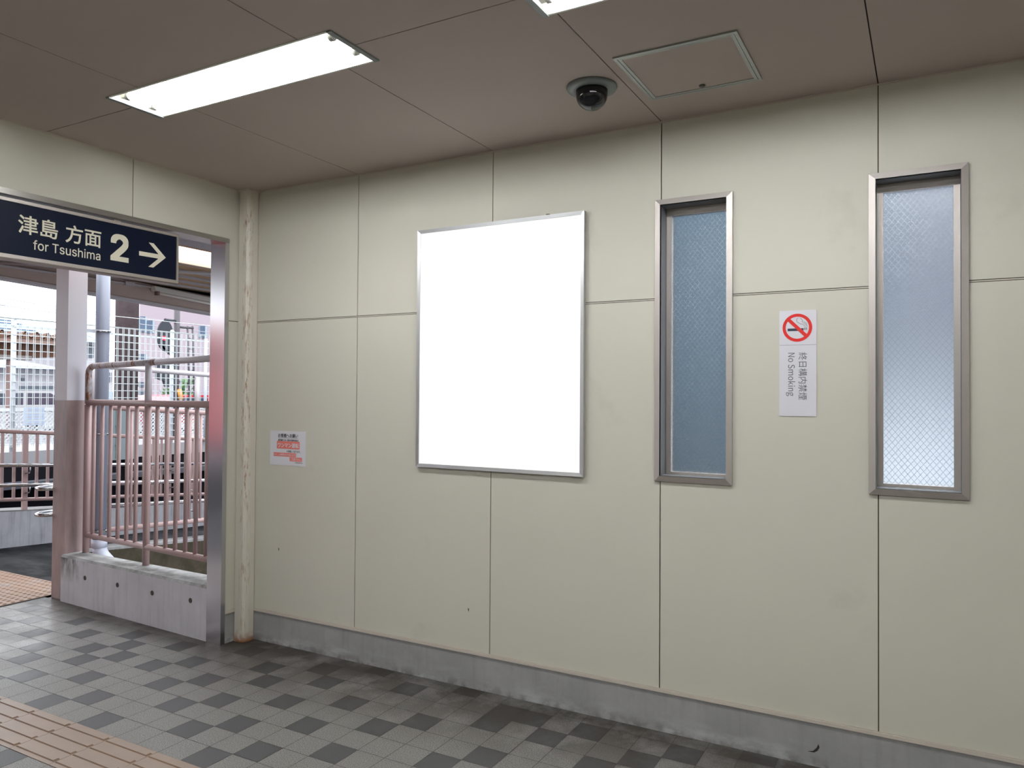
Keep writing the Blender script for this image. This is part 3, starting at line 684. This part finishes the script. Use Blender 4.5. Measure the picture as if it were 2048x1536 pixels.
for z0, k in ((.838, .0672), (.634, .0704)):
    mb = MB(); mb.tube([(-4.32, ya, cl(ya, z0, k)), (-4.32, yb, cl(yb, z0, k))], .0170, 12); h_ = part(mb, 'handrail', M['chrome'], t)
    for y in (1.005, 2.73, 4.46, 6.18):
        z = cl(y, z0, k); mb = MB(); mb.tube([(-4.32, y, z-.012), (-4.32, y, z-.055), (-4.335, y, z-.08), (XC+.01, y, z-.09)], .006, 8); part(mb, 'bracket', M['chrome'], h_)

# canopy beyond the ramp
t = thing('platform_canopy', 'brown steel platform canopy seen under the direction sign', 'canopy', (-4.0, 2.0, 2.7))
def cz_(y, z, k=.0446): return z-k*(y-.82)
ya, yb = -3.0, 10.0
mb = MB()
mb.hexa([(-4.72, ya, cz_(ya, 2.80)), (-4.6, ya, cz_(ya, 2.80)), (-4.6, yb, cz_(yb, 2.80)), (-4.72, yb, cz_(yb, 2.80)), (-4.72, ya, cz_(ya, 3.02)), (-4.6, ya, cz_(ya, 3.02)), (-4.6, yb, cz_(yb, 3.02)), (-4.72, yb, cz_(yb, 3.02))])
part(mb, 'edge_beam', M['canopy'], t)
mb = MB(); mb.hexa([(-4.74, ya, cz_(ya, 2.776)), (-4.58, ya, cz_(ya, 2.776)), (-4.58, yb, cz_(yb, 2.776)), (-4.74, yb, cz_(yb, 2.776)), (-4.74, ya, cz_(ya, 2.80)), (-4.58, ya, cz_(ya, 2.80)), (-4.58, yb, cz_(yb, 2.80)), (-4.74, yb, cz_(yb, 2.80))]); part(mb, 'beam_flange', M['cedge'], t)
mb = MB()
k = 0; x = -4.9
while x < -3.02:                     # corrugated deck, ribs running along the platform
    for (a, b, za, zb) in ((x, x+.06, 0, .0), (x+.06, x+.09, 0, .035), (x+.09, x+.15, .035, .035), (x+.15, x+.18, .035, 0)):
        f = lambda xx: 2.985-.012*(xx+4.7)
        mb.hexa([(a, ya, f(a)+za), (b, ya, f(b)+zb), (b, yb, f(b)+zb-.05), (a, yb, f(a)+za-.05), (a, ya, f(a)+za+.006), (b, ya, f(b)+zb+.006), (b, yb, f(b)+zb-.044), (a, yb, f(a)+za-.044)])
    x += .18
part(mb, 'roof_deck', M['canopyd'], t)
mb = MB(); mb.box((-3.04, ya, 2.955), (-2.98, yb, 3.0)); part(mb, 'near_edge_beam', M['cedge'], t)
for x in (-3.35, -3.7, -4.05, -4.4):
    mb = MB(); mb.box((x-.025, ya, 2.935), (x+.025, yb, 2.968)); part(mb, 'purlin', M['cedge'], t)
mb = MB(); mb.hexa([(-4.76, ya, cz_(ya, 2.83)), (-4.735, ya, cz_(ya, 2.83)), (-4.735, yb, cz_(yb, 2.83)), (-4.76, yb, cz_(yb, 2.83)), (-4.76, ya, 3.12), (-4.735, ya, 3.12), (-4.735, yb, 3.03), (-4.76, yb, 3.03)]); part(mb, 'roof_edge_strip', M['soot'], t)  # dark sheet added to stand for the shaded gap above the beam
mb = MB()
mb.tube([(-4.5, .7, 2.915), (-3.06, 2.3, 2.925)], .018, 8); mb.tube([(-4.5, 4.0, 2.915), (-3.06, 2.3, 2.925)], .018, 8); part(mb, 'brace', M['cedge'], t)
mb = MB(); mb.box((-4.60, .5, 2.895), (-4.57, 2.55, 2.917)); mb.box((-4.60, 2.2, 2.885), (-4.55, 2.32, 2.93)); part(mb, 'conduit', M['cedge'], t)
t = thing('batten_light', 'unlit white fluorescent batten hung on the brown canopy beam', 'light', (-4.5, 3.2, 2.83))
ya, yb = 2.55, 4.1
zt = lambda y: 2.885-.055*(y-2.55)
mb = MB(); mb.hexa([(-4.57, ya, zt(ya)-.03), (-4.47, ya, zt(ya)-.03), (-4.47, yb, zt(yb)-.03), (-4.57, yb, zt(yb)-.03), (-4.57, ya, zt(ya)+.03), (-4.50, ya, zt(ya)+.03), (-4.50, yb, zt(yb)+.03), (-4.57, yb, zt(yb)+.03)]); part(mb, 'housing', M['reflector'], t)
mb = MB(); mb.tube([(-4.50, ya+.05, zt(ya)-.055), (-4.50, yb-.05, zt(yb)-.055)], .015, 10); part(mb, 'tube', M['reflector'], t)
for y in (ya+.02, yb-.05):
    mb = MB(); mb.box((-4.53, y, zt(y)-.08), (-4.47, y+.03, zt(y)-.03)); part(mb, 'socket', M['rust_p'], t)
mb = MB()
mb.box((-6.3, -7, 3.20), (-1.2, -.10, 3.28)); mb.box((-1.11, -7, 2.72), (-.105, .75, 3.25)); mb.box((-1.13, -7, 2.715), (-1.11, .75, 3.25), 1)
mb.box((-.1, -7, ZC+.16), (8.5, .4, 3.3))
struct(mb, 'roof_slab', [M['soffit'], M['orange']], 'grey eave of the station building')
mb = MB(); mb.box((-.12, .0, ZB), (-.099, .2, ZC)); struct(mb, 'wall_outer', M['hwall'])
mb = MB(); mb.box((-5.2, -7.1, -1.2), (-.1, -7, 3.2)); struct(mb, 'wall_sky_block', M['soffit'])  # unseen wall added to keep sky light off this side
# unseen board with added glow, put in for the jamb's red reflection
t = thing('red_glow_panel', 'unseen glowing red panel added outside the doorway for the steel jamb to mirror', 'added panel', (-3.6, -3.7, 0))
mb = MB(); mb.box((-4.3, -3.7, 1.0), (-3.5, -2.5, 2.42)); part(mb, 'panel', M['red_glow'], t)
mb = MB(); mb.box((-3.499, -3.7, 1.96), (-3.48, -2.5, 2.06)); part(mb, 'band', M['nearblackl'], t)
for y in (-3.6, -2.7):
    mb = MB(); mb.box((-3.95, y, 0), (-3.87, y+.06, 1.0)); part(mb, 'leg', M['soot'], t)

# ------------------------------------------------------------------ across the tracks
XF = -9.0
mb = MB(); mb.box((XF-40, -14, .40), (XF, 40, .622), 1); mb.box((XF-.5, -14, -1.2), (XF-.02, 40, .55), 0); mb.box((XF-.02, -14, .05), (XF+.25, 40, .14), 2)
struct(mb, 'far_platform', [M['soot'], M['slab'], M['nearblackl']], 'far platform edge with a near black face')
mb = MB(); mb.box((-8.6, -14, -1.2), (-4.7, 40, -.9)); struct(mb, 'track_bed', M['soot'])
mb = MB(); mb.box((-70, -40, .2), (XF-3.2, 60, .63)); struct(mb, 'street', M['ground'])

t = thing('mesh_fence', 'tall galvanised wire mesh fence standing along the far platform', 'fence', (XF-.05, 5, .62))
ys = [.35, 3.30, 6.22, 9.15]
for y in ys:
    mb = MB(); mb.tube([(XF-.05, y, .6), (XF-.05, y, 2.80)], .038, 12); mb.lathe((XF-.05, y, 2.80), [(.038, 0), (.030, .020), (.012, .030), (0, .032)], 12); part(mb, 'fence_post', M['mpost'], t)
mb = MB(); mb.tube([(XF+.05, 6.93, .6), (XF+.05, 6.93, 2.70)], .030, 12); part(mb, 'fence_post', M['mpost'], t)
mb = MB(); z = .74
while z < 2.80:
    w = .0055 if z < 2.5 else .007
    mb.box((XF-.012, -.5, z-w), (XF-.002, 9.2, z+w)); z += .127
for z in (2.66, 2.78): mb.box((XF-.012, -.5, z-.008), (XF-.002, 9.2, z+.008))
mb.tube([(XF-.03, -.5, 2.98), (XF-.03, 5.1, 2.98), (XF-.03, 9.2, 2.98)], .006, 6)
y = -.45
while y < 9.15:
    for o in (0, .026): mb.box((XF-.002, y+o-.0032, .70), (XF+.006, y+o+.0032, 2.78))
    y += .112
part(mb, 'mesh_panel', M['mesh'], t)

p = on_x(252, 800, -10.2)
t = tag(MB().tube([(-10.2, p.y, .6), (-10.2, p.y, 9)], .215, 24).build('utility_pole', M['upole']), 'thick dark concrete pole behind the mesh fence', 'pole')

# pale equipment cabinet in front of the far platform
a, b = on_x(205, 806, -5.8), on_x(271, 922, -5.8)
t = thing('equipment_cabinet', 'pale cyan trackside cabinet behind the railings', 'cabinet', (-5.95, (a.y+b.y)/2, -.9))
mb = MB(); mb.box((-6.15, a.y-.35, .67), (-5.8, b.y, a.z)); part(mb, 'body', M['cabinet'], t)
mb = MB(); s1 = on_x(233, 870, -5.798).y
mb.box((-5.803, s1-.012, .69), (-5.795, s1+.012, a.z-.01)); mb.box((-5.796, s1-.02, .86), (-5.78, s1+.02, .88)); mb.box((-5.796, s1-.02, 1.12), (-5.78, s1+.02, 1.14)); part(mb, 'door_seam', M['seamg'], t)
for y in (a.y-.3, b.y-.06):
    mb = MB(); mb.box((-6.05, y, -.95), (-5.9, y+.05, .67)); part(mb, 'leg', M['soot'], t)

# railway signal
XS = -10.6
def sp(px, py): return on_x(px, py, XS)
t = thing('railway_signal', 'dark railway signal with an oval back board beyond the mesh fence', 'signal', (XS, sp(353, 700).y, .6))
c = sp(353, 700); mb = MB(); mb.tube([(XS, c.y, .6), (XS, c.y, 4.4)], .062, 14); part(mb, 'mast', M['spole'], t)
def oval(c0, ry_, rz, n=28): return [(XS+.12, c0.y+ry_*math.cos(2*math.pi*k/n), c0.z+rz*math.sin(2*math.pi*k/n)) for k in range(n)]
c1 = sp(322, 672); e = sp(338, 672); tp = sp(322, 641)
mb = MB(); mb.prism(oval(c1, e.y-c1.y, tp.z-c1.z), (.03, 0, 0)); q = [sp(px, py) for px, py in ((308, 690), (322, 702), (333, 712), (340, 712), (340, 700), (336, 690))]
mb.prism([(XS+.12, v.y, v.z) for v in q], (.03, 0, 0)); part(mb, 'back_board', M['signal'], t)
mb = MB(); q = [sp(px, py) for px, py in ((313, 688), (340, 716), (342, 712), (340, 690))]; mb.prism([(XS+.1, v.y, v.z) for v in q], (.06, 0, 0)); part(mb, 'hood', M['signal'], t)
q0, q1 = sp(303, 729), sp(343, 771)
mb = MB(); q = [sp(px, py) for px, py in ((303, 729), (343, 726), (341, 774), (322, 774), (318, 762), (303, 757))]; mb.prism([(XS+.1, v.y, v.z) for v in q], (.1, 0, 0)); part(mb, 'lower_box', M['signal'], t)
mb = MB(); a = sp(327, 640); b = sp(353, 643); mb.tube([(XS+.05, a.y, a.z), (XS, b.y, b.z)], .035, 8); a = sp(345, 706); mb.tube([(XS+.05, sp(333, 706).y, a.z), (XS, b.y, a.z)], .04, 8); part(mb, 'bracket_arm', M['signal'], t)
c2 = sp(317, 677); mb = MB(); mb.tube([(XS+.15, c2.y, c2.z), (XS+.19, c2.y, c2.z)], .05, 12); part(mb, 'lens', M['sigred'], t)
mb = MB()
for px in (375, 385): a = sp(px, 652); b = sp(px+5, 830); mb.tube([(XS, a.y, a.z), (XS, b.y, b.z)], .022, 8)
for k in range(9):
    f = k/8; a = sp(375+5*f, 655+170*f); b = sp(385+5*f, 656+170*f); mb.tube([(XS, a.y, a.z), (XS, b.y, b.z)], .012, 6)
a = sp(356, 654); b = sp(386, 656); mb.tube([(XS, a.y, a.z), (XS, b.y, b.z)], .03, 8)
part(mb, 'ladder', M['spole'], t)
a = sp(353, 790); mb = MB(); mb.tube([(XS+.09, a.y, a.z+.12), (XS+.16, a.y, a.z-.10)], .05, 12); part(mb, 'amber_lamp', M['lamp_y'], t, 'amber lamp')

# lattice fence and cars behind it
XL = -11.5
t = thing('lattice_fence', 'white lattice fence along the street behind the mesh fence', 'fence', (XL, 6, .63))
mb = MB(); mb.box((XL-.03, 2.5, 1.22), (XL+.03, 11.5, 1.28)); part(mb, 'top_rail', M['lattice'], t)
mb = MB(); y = 2.5
while y < 11.4:
    for sg in (1, -1):
        y0_, y1_ = (y, y+.58) if sg > 0 else (y+.58, y)
        mb.hexa([(XL-.006+sg*.006, y0_-.016, .64), (XL+.006+sg*.006, y0_-.016, .64), (XL+.006+sg*.006, y0_+.016, .64), (XL-.006+sg*.006, y0_+.016, .64), (XL-.006+sg*.006, y1_-.016, 1.22), (XL+.006+sg*.006, y1_-.016, 1.22), (XL+.006+sg*.006, y1_+.016, 1.22), (XL-.006+sg*.006, y1_+.016, 1.22)])
    y += .085
part(mb, 'lattice_panel', M['lattice'], t)
for y in (2.5, 4.3, 6.1, 7.9, 9.7, 11.5):
    mb = MB(); mb.box((XL-.035, y-.035, .6), (XL+.035, y+.035, 1.30)); part(mb, 'fence_post', M['lattice'], t)
a, b = on_x(48, 815, -11.1), on_x(88, 850, -11.1)
t = thing('notice_board', 'pale blue notice board fixed before the white lattice fence', 'notice board', (-11.1, (a.y+b.y)/2, .62))
mb = MB(); mb.box((-11.12, a.y, b.z), (-11.09, b.y, a.z)); part(mb, 'board_face', M['board'], t)
mb = MB()
for k in range(5):
    z = a.z-.05-.065*k; mb.box((-11.09, a.y+.03, z-.012), (-11.0885, b.y-.05*(k % 2)-.03, z+.012))
part(mb, 'printed_lines', M['greyink'], t)
for y in (a.y+.03, b.y-.05):
    mb = MB(); mb.box((-11.15, y, .6), (-11.12, y+.03, b.z+.05)); part(mb, 'leg', M['mpost'], t)

def car(label, cx_, cy, z0, L, Wd, H, paint, name='parked_car'):
    t = thing(name, label, 'car', (cx_, cy, z0))
    pr = [(-.5, .20), (-.5, .50), (-.46, .56), (-.30, .62), (-.19, .95), (-.10, 1.0), (.20, 1.0), (.30, .94), (.40, .60), (.49, .54), (.5, .30), (.48, .20)]
    mb = MB(); mb.prism([(cx_-Wd/2, cy+a*L, z0+b*H) for a, b in pr], (Wd, 0, 0)); part(mb, 'body', paint, t)
    mb = MB()
    for sx in (Wd/2, -Wd/2-.006):
        mb.prism([(cx_+sx, cy+a*L, z0+b*H) for a, b in ((-.27, .64), (-.17, .92), (.02, .94), (.02, .64))], (.006, 0, 0)); mb.prism([(cx_+sx, cy+a*L, z0+b*H) for a, b in ((.04, .64), (.04, .94), (.19, .94), (.34, .64))], (.006, 0, 0))
    part(mb, 'side_window', M['carg'], t)
    for a in (-.31, .31):
        for sx in (Wd/2-.16, -Wd/2+.0):
            mb = MB(); mb.tube([(cx_+sx, cy+a*L, z0+.30), (cx_+sx+.165, cy+a*L, z0+.30)], .30, 20); part(mb, 'wheel', M['tyre'], t)
    return t
a = on_x(20, 790, -16.6)
car('white car parked behind the lattice fence at the left edge', -16.6, a.y-.2, .632, 3.9, 1.65, 1.0+.0, M['car_w'])
a = on_x(345, 830, -13.4)
car('red car parked behind the white lattice fence', -13.4, a.y+.3, .632, 4.6, 1.7, .92, M['car_r'])

# rusty corrugated shelter
XH = -12.6
def hp(px, py): return on_x(px, py, XH)
a, b = hp(-60, 655), hp(128, 680)
t = thing('rusty_shelter', 'rust brown corrugated shelter roof behind the mesh fence', 'shelter', (XH, (a.y+b.y)/2, .63))
mb = MB(); n = 0; y = a.y; pts = []
zt_, zb_ = hp(60, 664).z, hp(60, 675).z
while y < b.y:
    pts += [(y, zb_), (y+.06, zb_+.02), (y+.11, zt_), (y+.15, zt_), (y+.20, zb_+.02), (y+.23, zb_)]; y += .23
for (y0_, z0_), (y1_, z1_) in zip(pts[:-1], pts[1:]):
    mb.hexa([(XH-2.6, y0_, z0_-.30), (XH, y0_, z0_-.02), (XH, y1_, z1_-.02), (XH-2.6, y1_, z1_-.30), (XH-2.6, y0_, z0_-.27), (XH, y0_, z0_+.01), (XH, y1_, z1_+.01), (XH-2.6, y1_, z1_-.27)])
    mb.add([(XH, y0_, zb_-.03), (XH, y1_, zb_-.03), (XH, y1_, z1_), (XH, y0_, z0_)], [(0, 1, 2, 3)])
part(mb, 'roof_sheet', M['rust_r'], t)
z1_, z2_, z3_, z4_ = hp(60, 677).z, hp(60, 686).z, hp(60, 711).z, hp(60, 720).z
mb = MB(); mb.box((XH-.06, a.y, z2_), (XH-.02, b.y, z1_)); part(mb, 'fascia', M['rust_l'], t)
mb = MB(); mb.box((XH-2.4, a.y, z3_), (XH-.3, b.y, z2_+.02)); part(mb, 'soffit', M['rust_r'], t)
mb = MB(); mb.box((XH-.40, a.y, z4_), (XH-.2, hp(75, 700).y, z3_)); part(mb, 'gutter_beam', M['roof_edge_strip'], t)
for px in (21, -40):
    y = on_x(px, 760, XH-.3).y; mb = MB(); mb.box((XH-.36, y-.06, .6), (XH-.24, y+.06, z4_)); part(mb, 'post', M['rust_p'], t)

# houses
def hrect(mb, px0, py0, px1, py1, x, mi=0, d=.05):
    a = on_x(px0, py0, x); b = on_x(px1, py1, x); mb.box((x, a.y, b.z), (x+d, b.y, a.z), mi)
def block(x, pl, pr, zb, zt, depth):
    a = on_x(pl, 760, x); b = on_x(pr, 760, x); d = a-CP; d.z = 0; d.normalize(); d *= depth/abs(d.x)
    return MB().prism([(x, a.y, zb), (x, b.y, zb), (x-depth, b.y, zb), (x-depth, a.y+d.y, zb)], (0, 0, zt-zb))
XA = -24.0
t = thing('tiled_house', 'white walled house with a blue grey roof beyond the car park', 'house', (XA-3, on_x(70, 760, XA).y, .63))
mb = MB(); a, b = on_x(-60, 734, XA), on_x(140, 800, XA); mb.box((XA-6, a.y, .6), (XA, b.y, on_x(60, 738, XA).z)); part(mb, 'wall', M['hwall'], t)
mb = MB(); e0, e1 = on_x(-70, 738, XA+.5), on_x(145, 738, XA+.5); rz = on_x(60, 717, XA-2.5).z+.05; ez = on_x(60, 737, XA+.5).z
mb.hexa([(XA-6.2, e0.y, ez), (XA+.5, e0.y, ez), (XA+.5, e1.y, ez), (XA-6.2, e1.y, ez), (XA-3, e0.y+1.5, rz), (XA-2.5, e0.y+1.5, rz), (XA-2.5, e1.y-1.3, rz), (XA-3, e1.y-1.3, rz)]); part(mb, 'roof', M['rtile'], t)
mb = MB()
for px0, px1 in ((38, 52), (54, 66), (68, 80), (82, 94), (96, 107)): hrect(mb, px0, 772, px1, 783, XA, 0, .04)
hrect(mb, 42, 756, 48, 762, XA, 0, .04)
part(mb, 'window_row', M['bwind'], t)
mb = MB(); hrect(mb, -60, 784, 130, 800, XA, 0, .03); part(mb, 'tan_base', M['tanw'], t)
XA2 = -33.0
t = thing('slatted_roof_house', 'house with a wide pale blue ribbed roof rising behind the rusty shelter', 'house', (XA2-3, on_x(60, 680, XA2).y, .63))
a, b = on_x(-60, 700, XA2), on_x(118, 700, XA2)
mb = MB(); mb.box((XA2-5, a.y, .6), (XA2, b.y, on_x(60, 690, XA2).z)); part(mb, 'wall', M['hwall'], t)
zt_, zb_ = on_x(60, 640, XA2-3).z, on_x(60, 690, XA2+.3).z
mb = MB(); mb.hexa([(XA2-6, a.y, zb_), (XA2+.3, a.y, zb_), (XA2+.3, b.y+.6, zb_), (XA2-6, b.y+.6, zb_), (XA2-3.2, a.y, zt_), (XA2-3, a.y, zt_), (XA2-3, on_x(97, 640, XA2-3).y, zt_), (XA2-3.2, on_x(97, 640, XA2-3).y, zt_)]); part(mb, 'roof', M['rtile'], t)
mb = MB()
for k in range(1, 9):
    f = k/9; x = XA2+.3-3.3*f; z = zb_+(zt_-zb_)*f; mb.box((x-.02, a.y, z-.02), (x+.05, b.y+.4-1.2*f, z+.03))
part(mb, 'roof_rib', M['rtile_d'], t)
XG = -19.0
t = thing('grey_house', 'grey house with a tiled roof seen between the column and the drain pipe', 'house', (XG-2, on_x(178, 720, XG).y, .63))
a, b = on_x(150, 690, XG), on_x(200, 690, XG)
mb = block(XG, 150, 200, .6, on_x(178, 683, XG).z, 1.6); part(mb, 'wall', M['hwall'], t)
mb = MB(); zt_, zb_ = on_x(178, 664, XG-1).z, on_x(178, 684, XG+.3).z; mb.hexa([(XG-1.6, a.y+.6, zb_), (XG+.3, a.y-.2, zb_), (XG+.3, b.y, zb_), (XG-1.6, b.y, zb_), (XG-1.1, a.y+.7, zt_), (XG-1, a.y+.7, zt_), (XG-1, b.y-.3, zt_), (XG-1.1, b.y-.3, zt_)]); part(mb, 'roof', M['rtile'], t)
mb = MB(); hrect(mb, 169, 688, 173, 720, XG, 0, .04); hrect(mb, 176, 690, 187, 716, XG, 0, .02); part(mb, 'window', M['bwind'], t)

XJ = -16.0
t = thing('street_kiosk', 'small pale kiosk between the drain pipe and the thick concrete pole', 'kiosk', (XJ-1, on_x(216, 770, XJ).y, .63))
mb = block(XJ, 196, 226, .6, on_x(220, 738, XJ).z, 1.0); part(mb, 'wall', M['hwall'], t)
mb = MB(); hrect(mb, 215, 745, 223, 764, XJ, 0, .03); part(mb, 'window', M['bwind'], t)
mb = MB(); hrect(mb, 214, 784, 225, 800, XJ, 0, .03); part(mb, 'door_panel', M['bwin'], t)
XK = -27.0
t = thing('apartment_building', 'tall lilac rendered building behind the railway signal', 'building', (XK-4, on_x(345, 700, XK).y, .63))
mb = block(XK, 277, 520, .6, 6.9, 5); part(mb, 'wall', M['lilac'], t)
for (p0, q0_, p1, q1_) in ((278, 633, 292, 664), (292, 641, 307, 666), (276, 708, 293, 720), (398, 652, 412, 676)):
    mb = MB(); hrect(mb, p0, q0_, p1, q1_, XK, 0, .05); w_ = part(mb, 'window', M['bwin'], t)
    mb = MB(); n = 4
    for k in range(1, n): px = p0+(p1-p0)*k/n; aa = on_x(px, q0_, XK+.05); bb = on_x(px, q1_, XK+.05); mb.box((XK+.05, aa.y-.04, bb.z), (XK+.075, aa.y+.04, aa.z))
    part(mb, 'shutter_bar', M['rtile_d'], w_)
for (p0, q0_, p1, q1_) in ((276, 764, 288, 774), (276, 780, 288, 790), (352, 761, 386, 765), (303, 798, 330, 801)):
    mb = MB(); hrect(mb, p0, q0_, p1, q1_, XK, 0, .05); part(mb, 'window', M['bwind'], t)
mb = MB(); hrect(mb, 360, 789, 420, 806, XK+.6, 0, .05); part(mb, 'balcony_screen', M['bwin'], t)
mb = MB(); hrect(mb, 272, 794, 290, 799, XK+.5, 0, .4); part(mb, 'awning', M['hwall'], t)
def bush(px, py, x, r, label):
    c = on_x(px, py, x); mb = MB()
    for k in range(70):
        d = Vector((random.gauss(0, 1), random.gauss(0, 1), random.gauss(0, 1.3))).normalized()*r*random.uniform(.3, 1); q = c+d; e = Vector((random.uniform(-1, 1), random.uniform(-1, 1), random.uniform(-1, 1))).normalized()*r*.25; f = e.orthogonal().normalized()*r*.14
        mb.add([q-e, q+f, q+e, q-f], [(0, 1, 2, 3)])
    t = thing('potted_tree', label, 'plant', (c.x, c.y, .63)); part(mb, 'foliage', M['leaf'], t)
    mb = MB(); mb.tube([(c.x, c.y, .6), (c.x, c.y, c.z)], .025, 8); part(mb, 'trunk', M['rust_r'], t)
bush(374, 780, -17, .42, 'small green tree before the lilac building')
bush(332, 790, -18, .25, 'thin sapling left of the railway signal mast before the lilac building')
mb = MB(); a = on_x(176, 876, -9.4); mb.box((-9.5, a.y-.06, .62), (-9.3, a.y+.1, .84)); tag(mb.build('yellow_box', M['yellow']), 'small yellow box on the far platform behind the drain pipe', 'box')
for k, (p0, q0_, p1, q1_) in enumerate(((0, 607, 240, 640), (0, 592, 240, 628))):
    a = on_x(-200, p0 and 0 or q0_-26, -16); b = on_x(420, q1_+25, -16); mb = MB(); mb.tube([a, (a+b)/2+Vector((0, 0, -.05)), b], .009, 6)
    tag(mb.build('overhead_wire', M['wire']), ('lower' if k == 0 else 'upper')+' of two thin cables crossing the white sky', 'cable')

# buildings that the frosted panes look out on
t = tag(MB().box((-1.0, 3.4, -1.2), (3.05, 6, 5.2)).build('neighbouring_building', M['nb']), 'slate blue neighbouring building behind the left frosted window', 'building')
t = tag(MB().box((-60, 70, -1.2), (70, 80, 30)).build('distant_building', M['nbl']), 'pale blue building far across the yard behind the right frosted window', 'building')
mb = MB(); mb.box((-.1, .2, -.10), (3.05, 3.4, -.05), 1); mb.box((3.05, .2, -.10), (60, 70, -.05)); struct(mb, 'yard_ground', [M['yard'], M['pit']])

# ------------------------------------------------------------------ sky, render settings
SKY = 7.2
sc = bpy.context.scene
w = bpy.data.worlds.new('overcast_sky'); sc.world = w; w.use_nodes = True
bg = w.node_tree.nodes['Background']; bg.inputs[0].default_value = (.93, .965, 1.0, 1)
wn, wl = w.node_tree.nodes, w.node_tree.links     # overcast sky: three times as bright overhead as at the horizon
tc = wn.new('ShaderNodeTexCoord'); sx = wn.new('ShaderNodeSeparateXYZ'); mr = wn.new('ShaderNodeMapRange')
wl.new(tc.outputs['Generated'], sx.inputs[0]); wl.new(sx.outputs[2], mr.inputs[0])
mr.inputs[1].default_value = 0.0; mr.inputs[2].default_value = 1.0; mr.inputs[3].default_value = SKY/3; mr.inputs[4].default_value = SKY
wl.new(mr.outputs[0], bg.inputs[1])
sc.view_settings.view_transform = 'Standard'; sc.view_settings.look = 'None'; sc.view_settings.gamma = 1.0; sc.view_settings.use_curve_mapping = False
sc.view_settings.exposure = 0.0
sc.cycles.use_denoising = True; sc.cycles.use_adaptive_sampling = True; sc.cycles.adaptive_threshold = .02
sc.cycles.max_bounces = 8; sc.cycles.diffuse_bounces = 5; sc.cycles.glossy_bounces = 4; sc.cycles.transmission_bounces = 6
sc.cycles.sample_clamp_indirect = 6.0; sc.cycles.caustics_reflective = False; sc.cycles.caustics_refractive = True
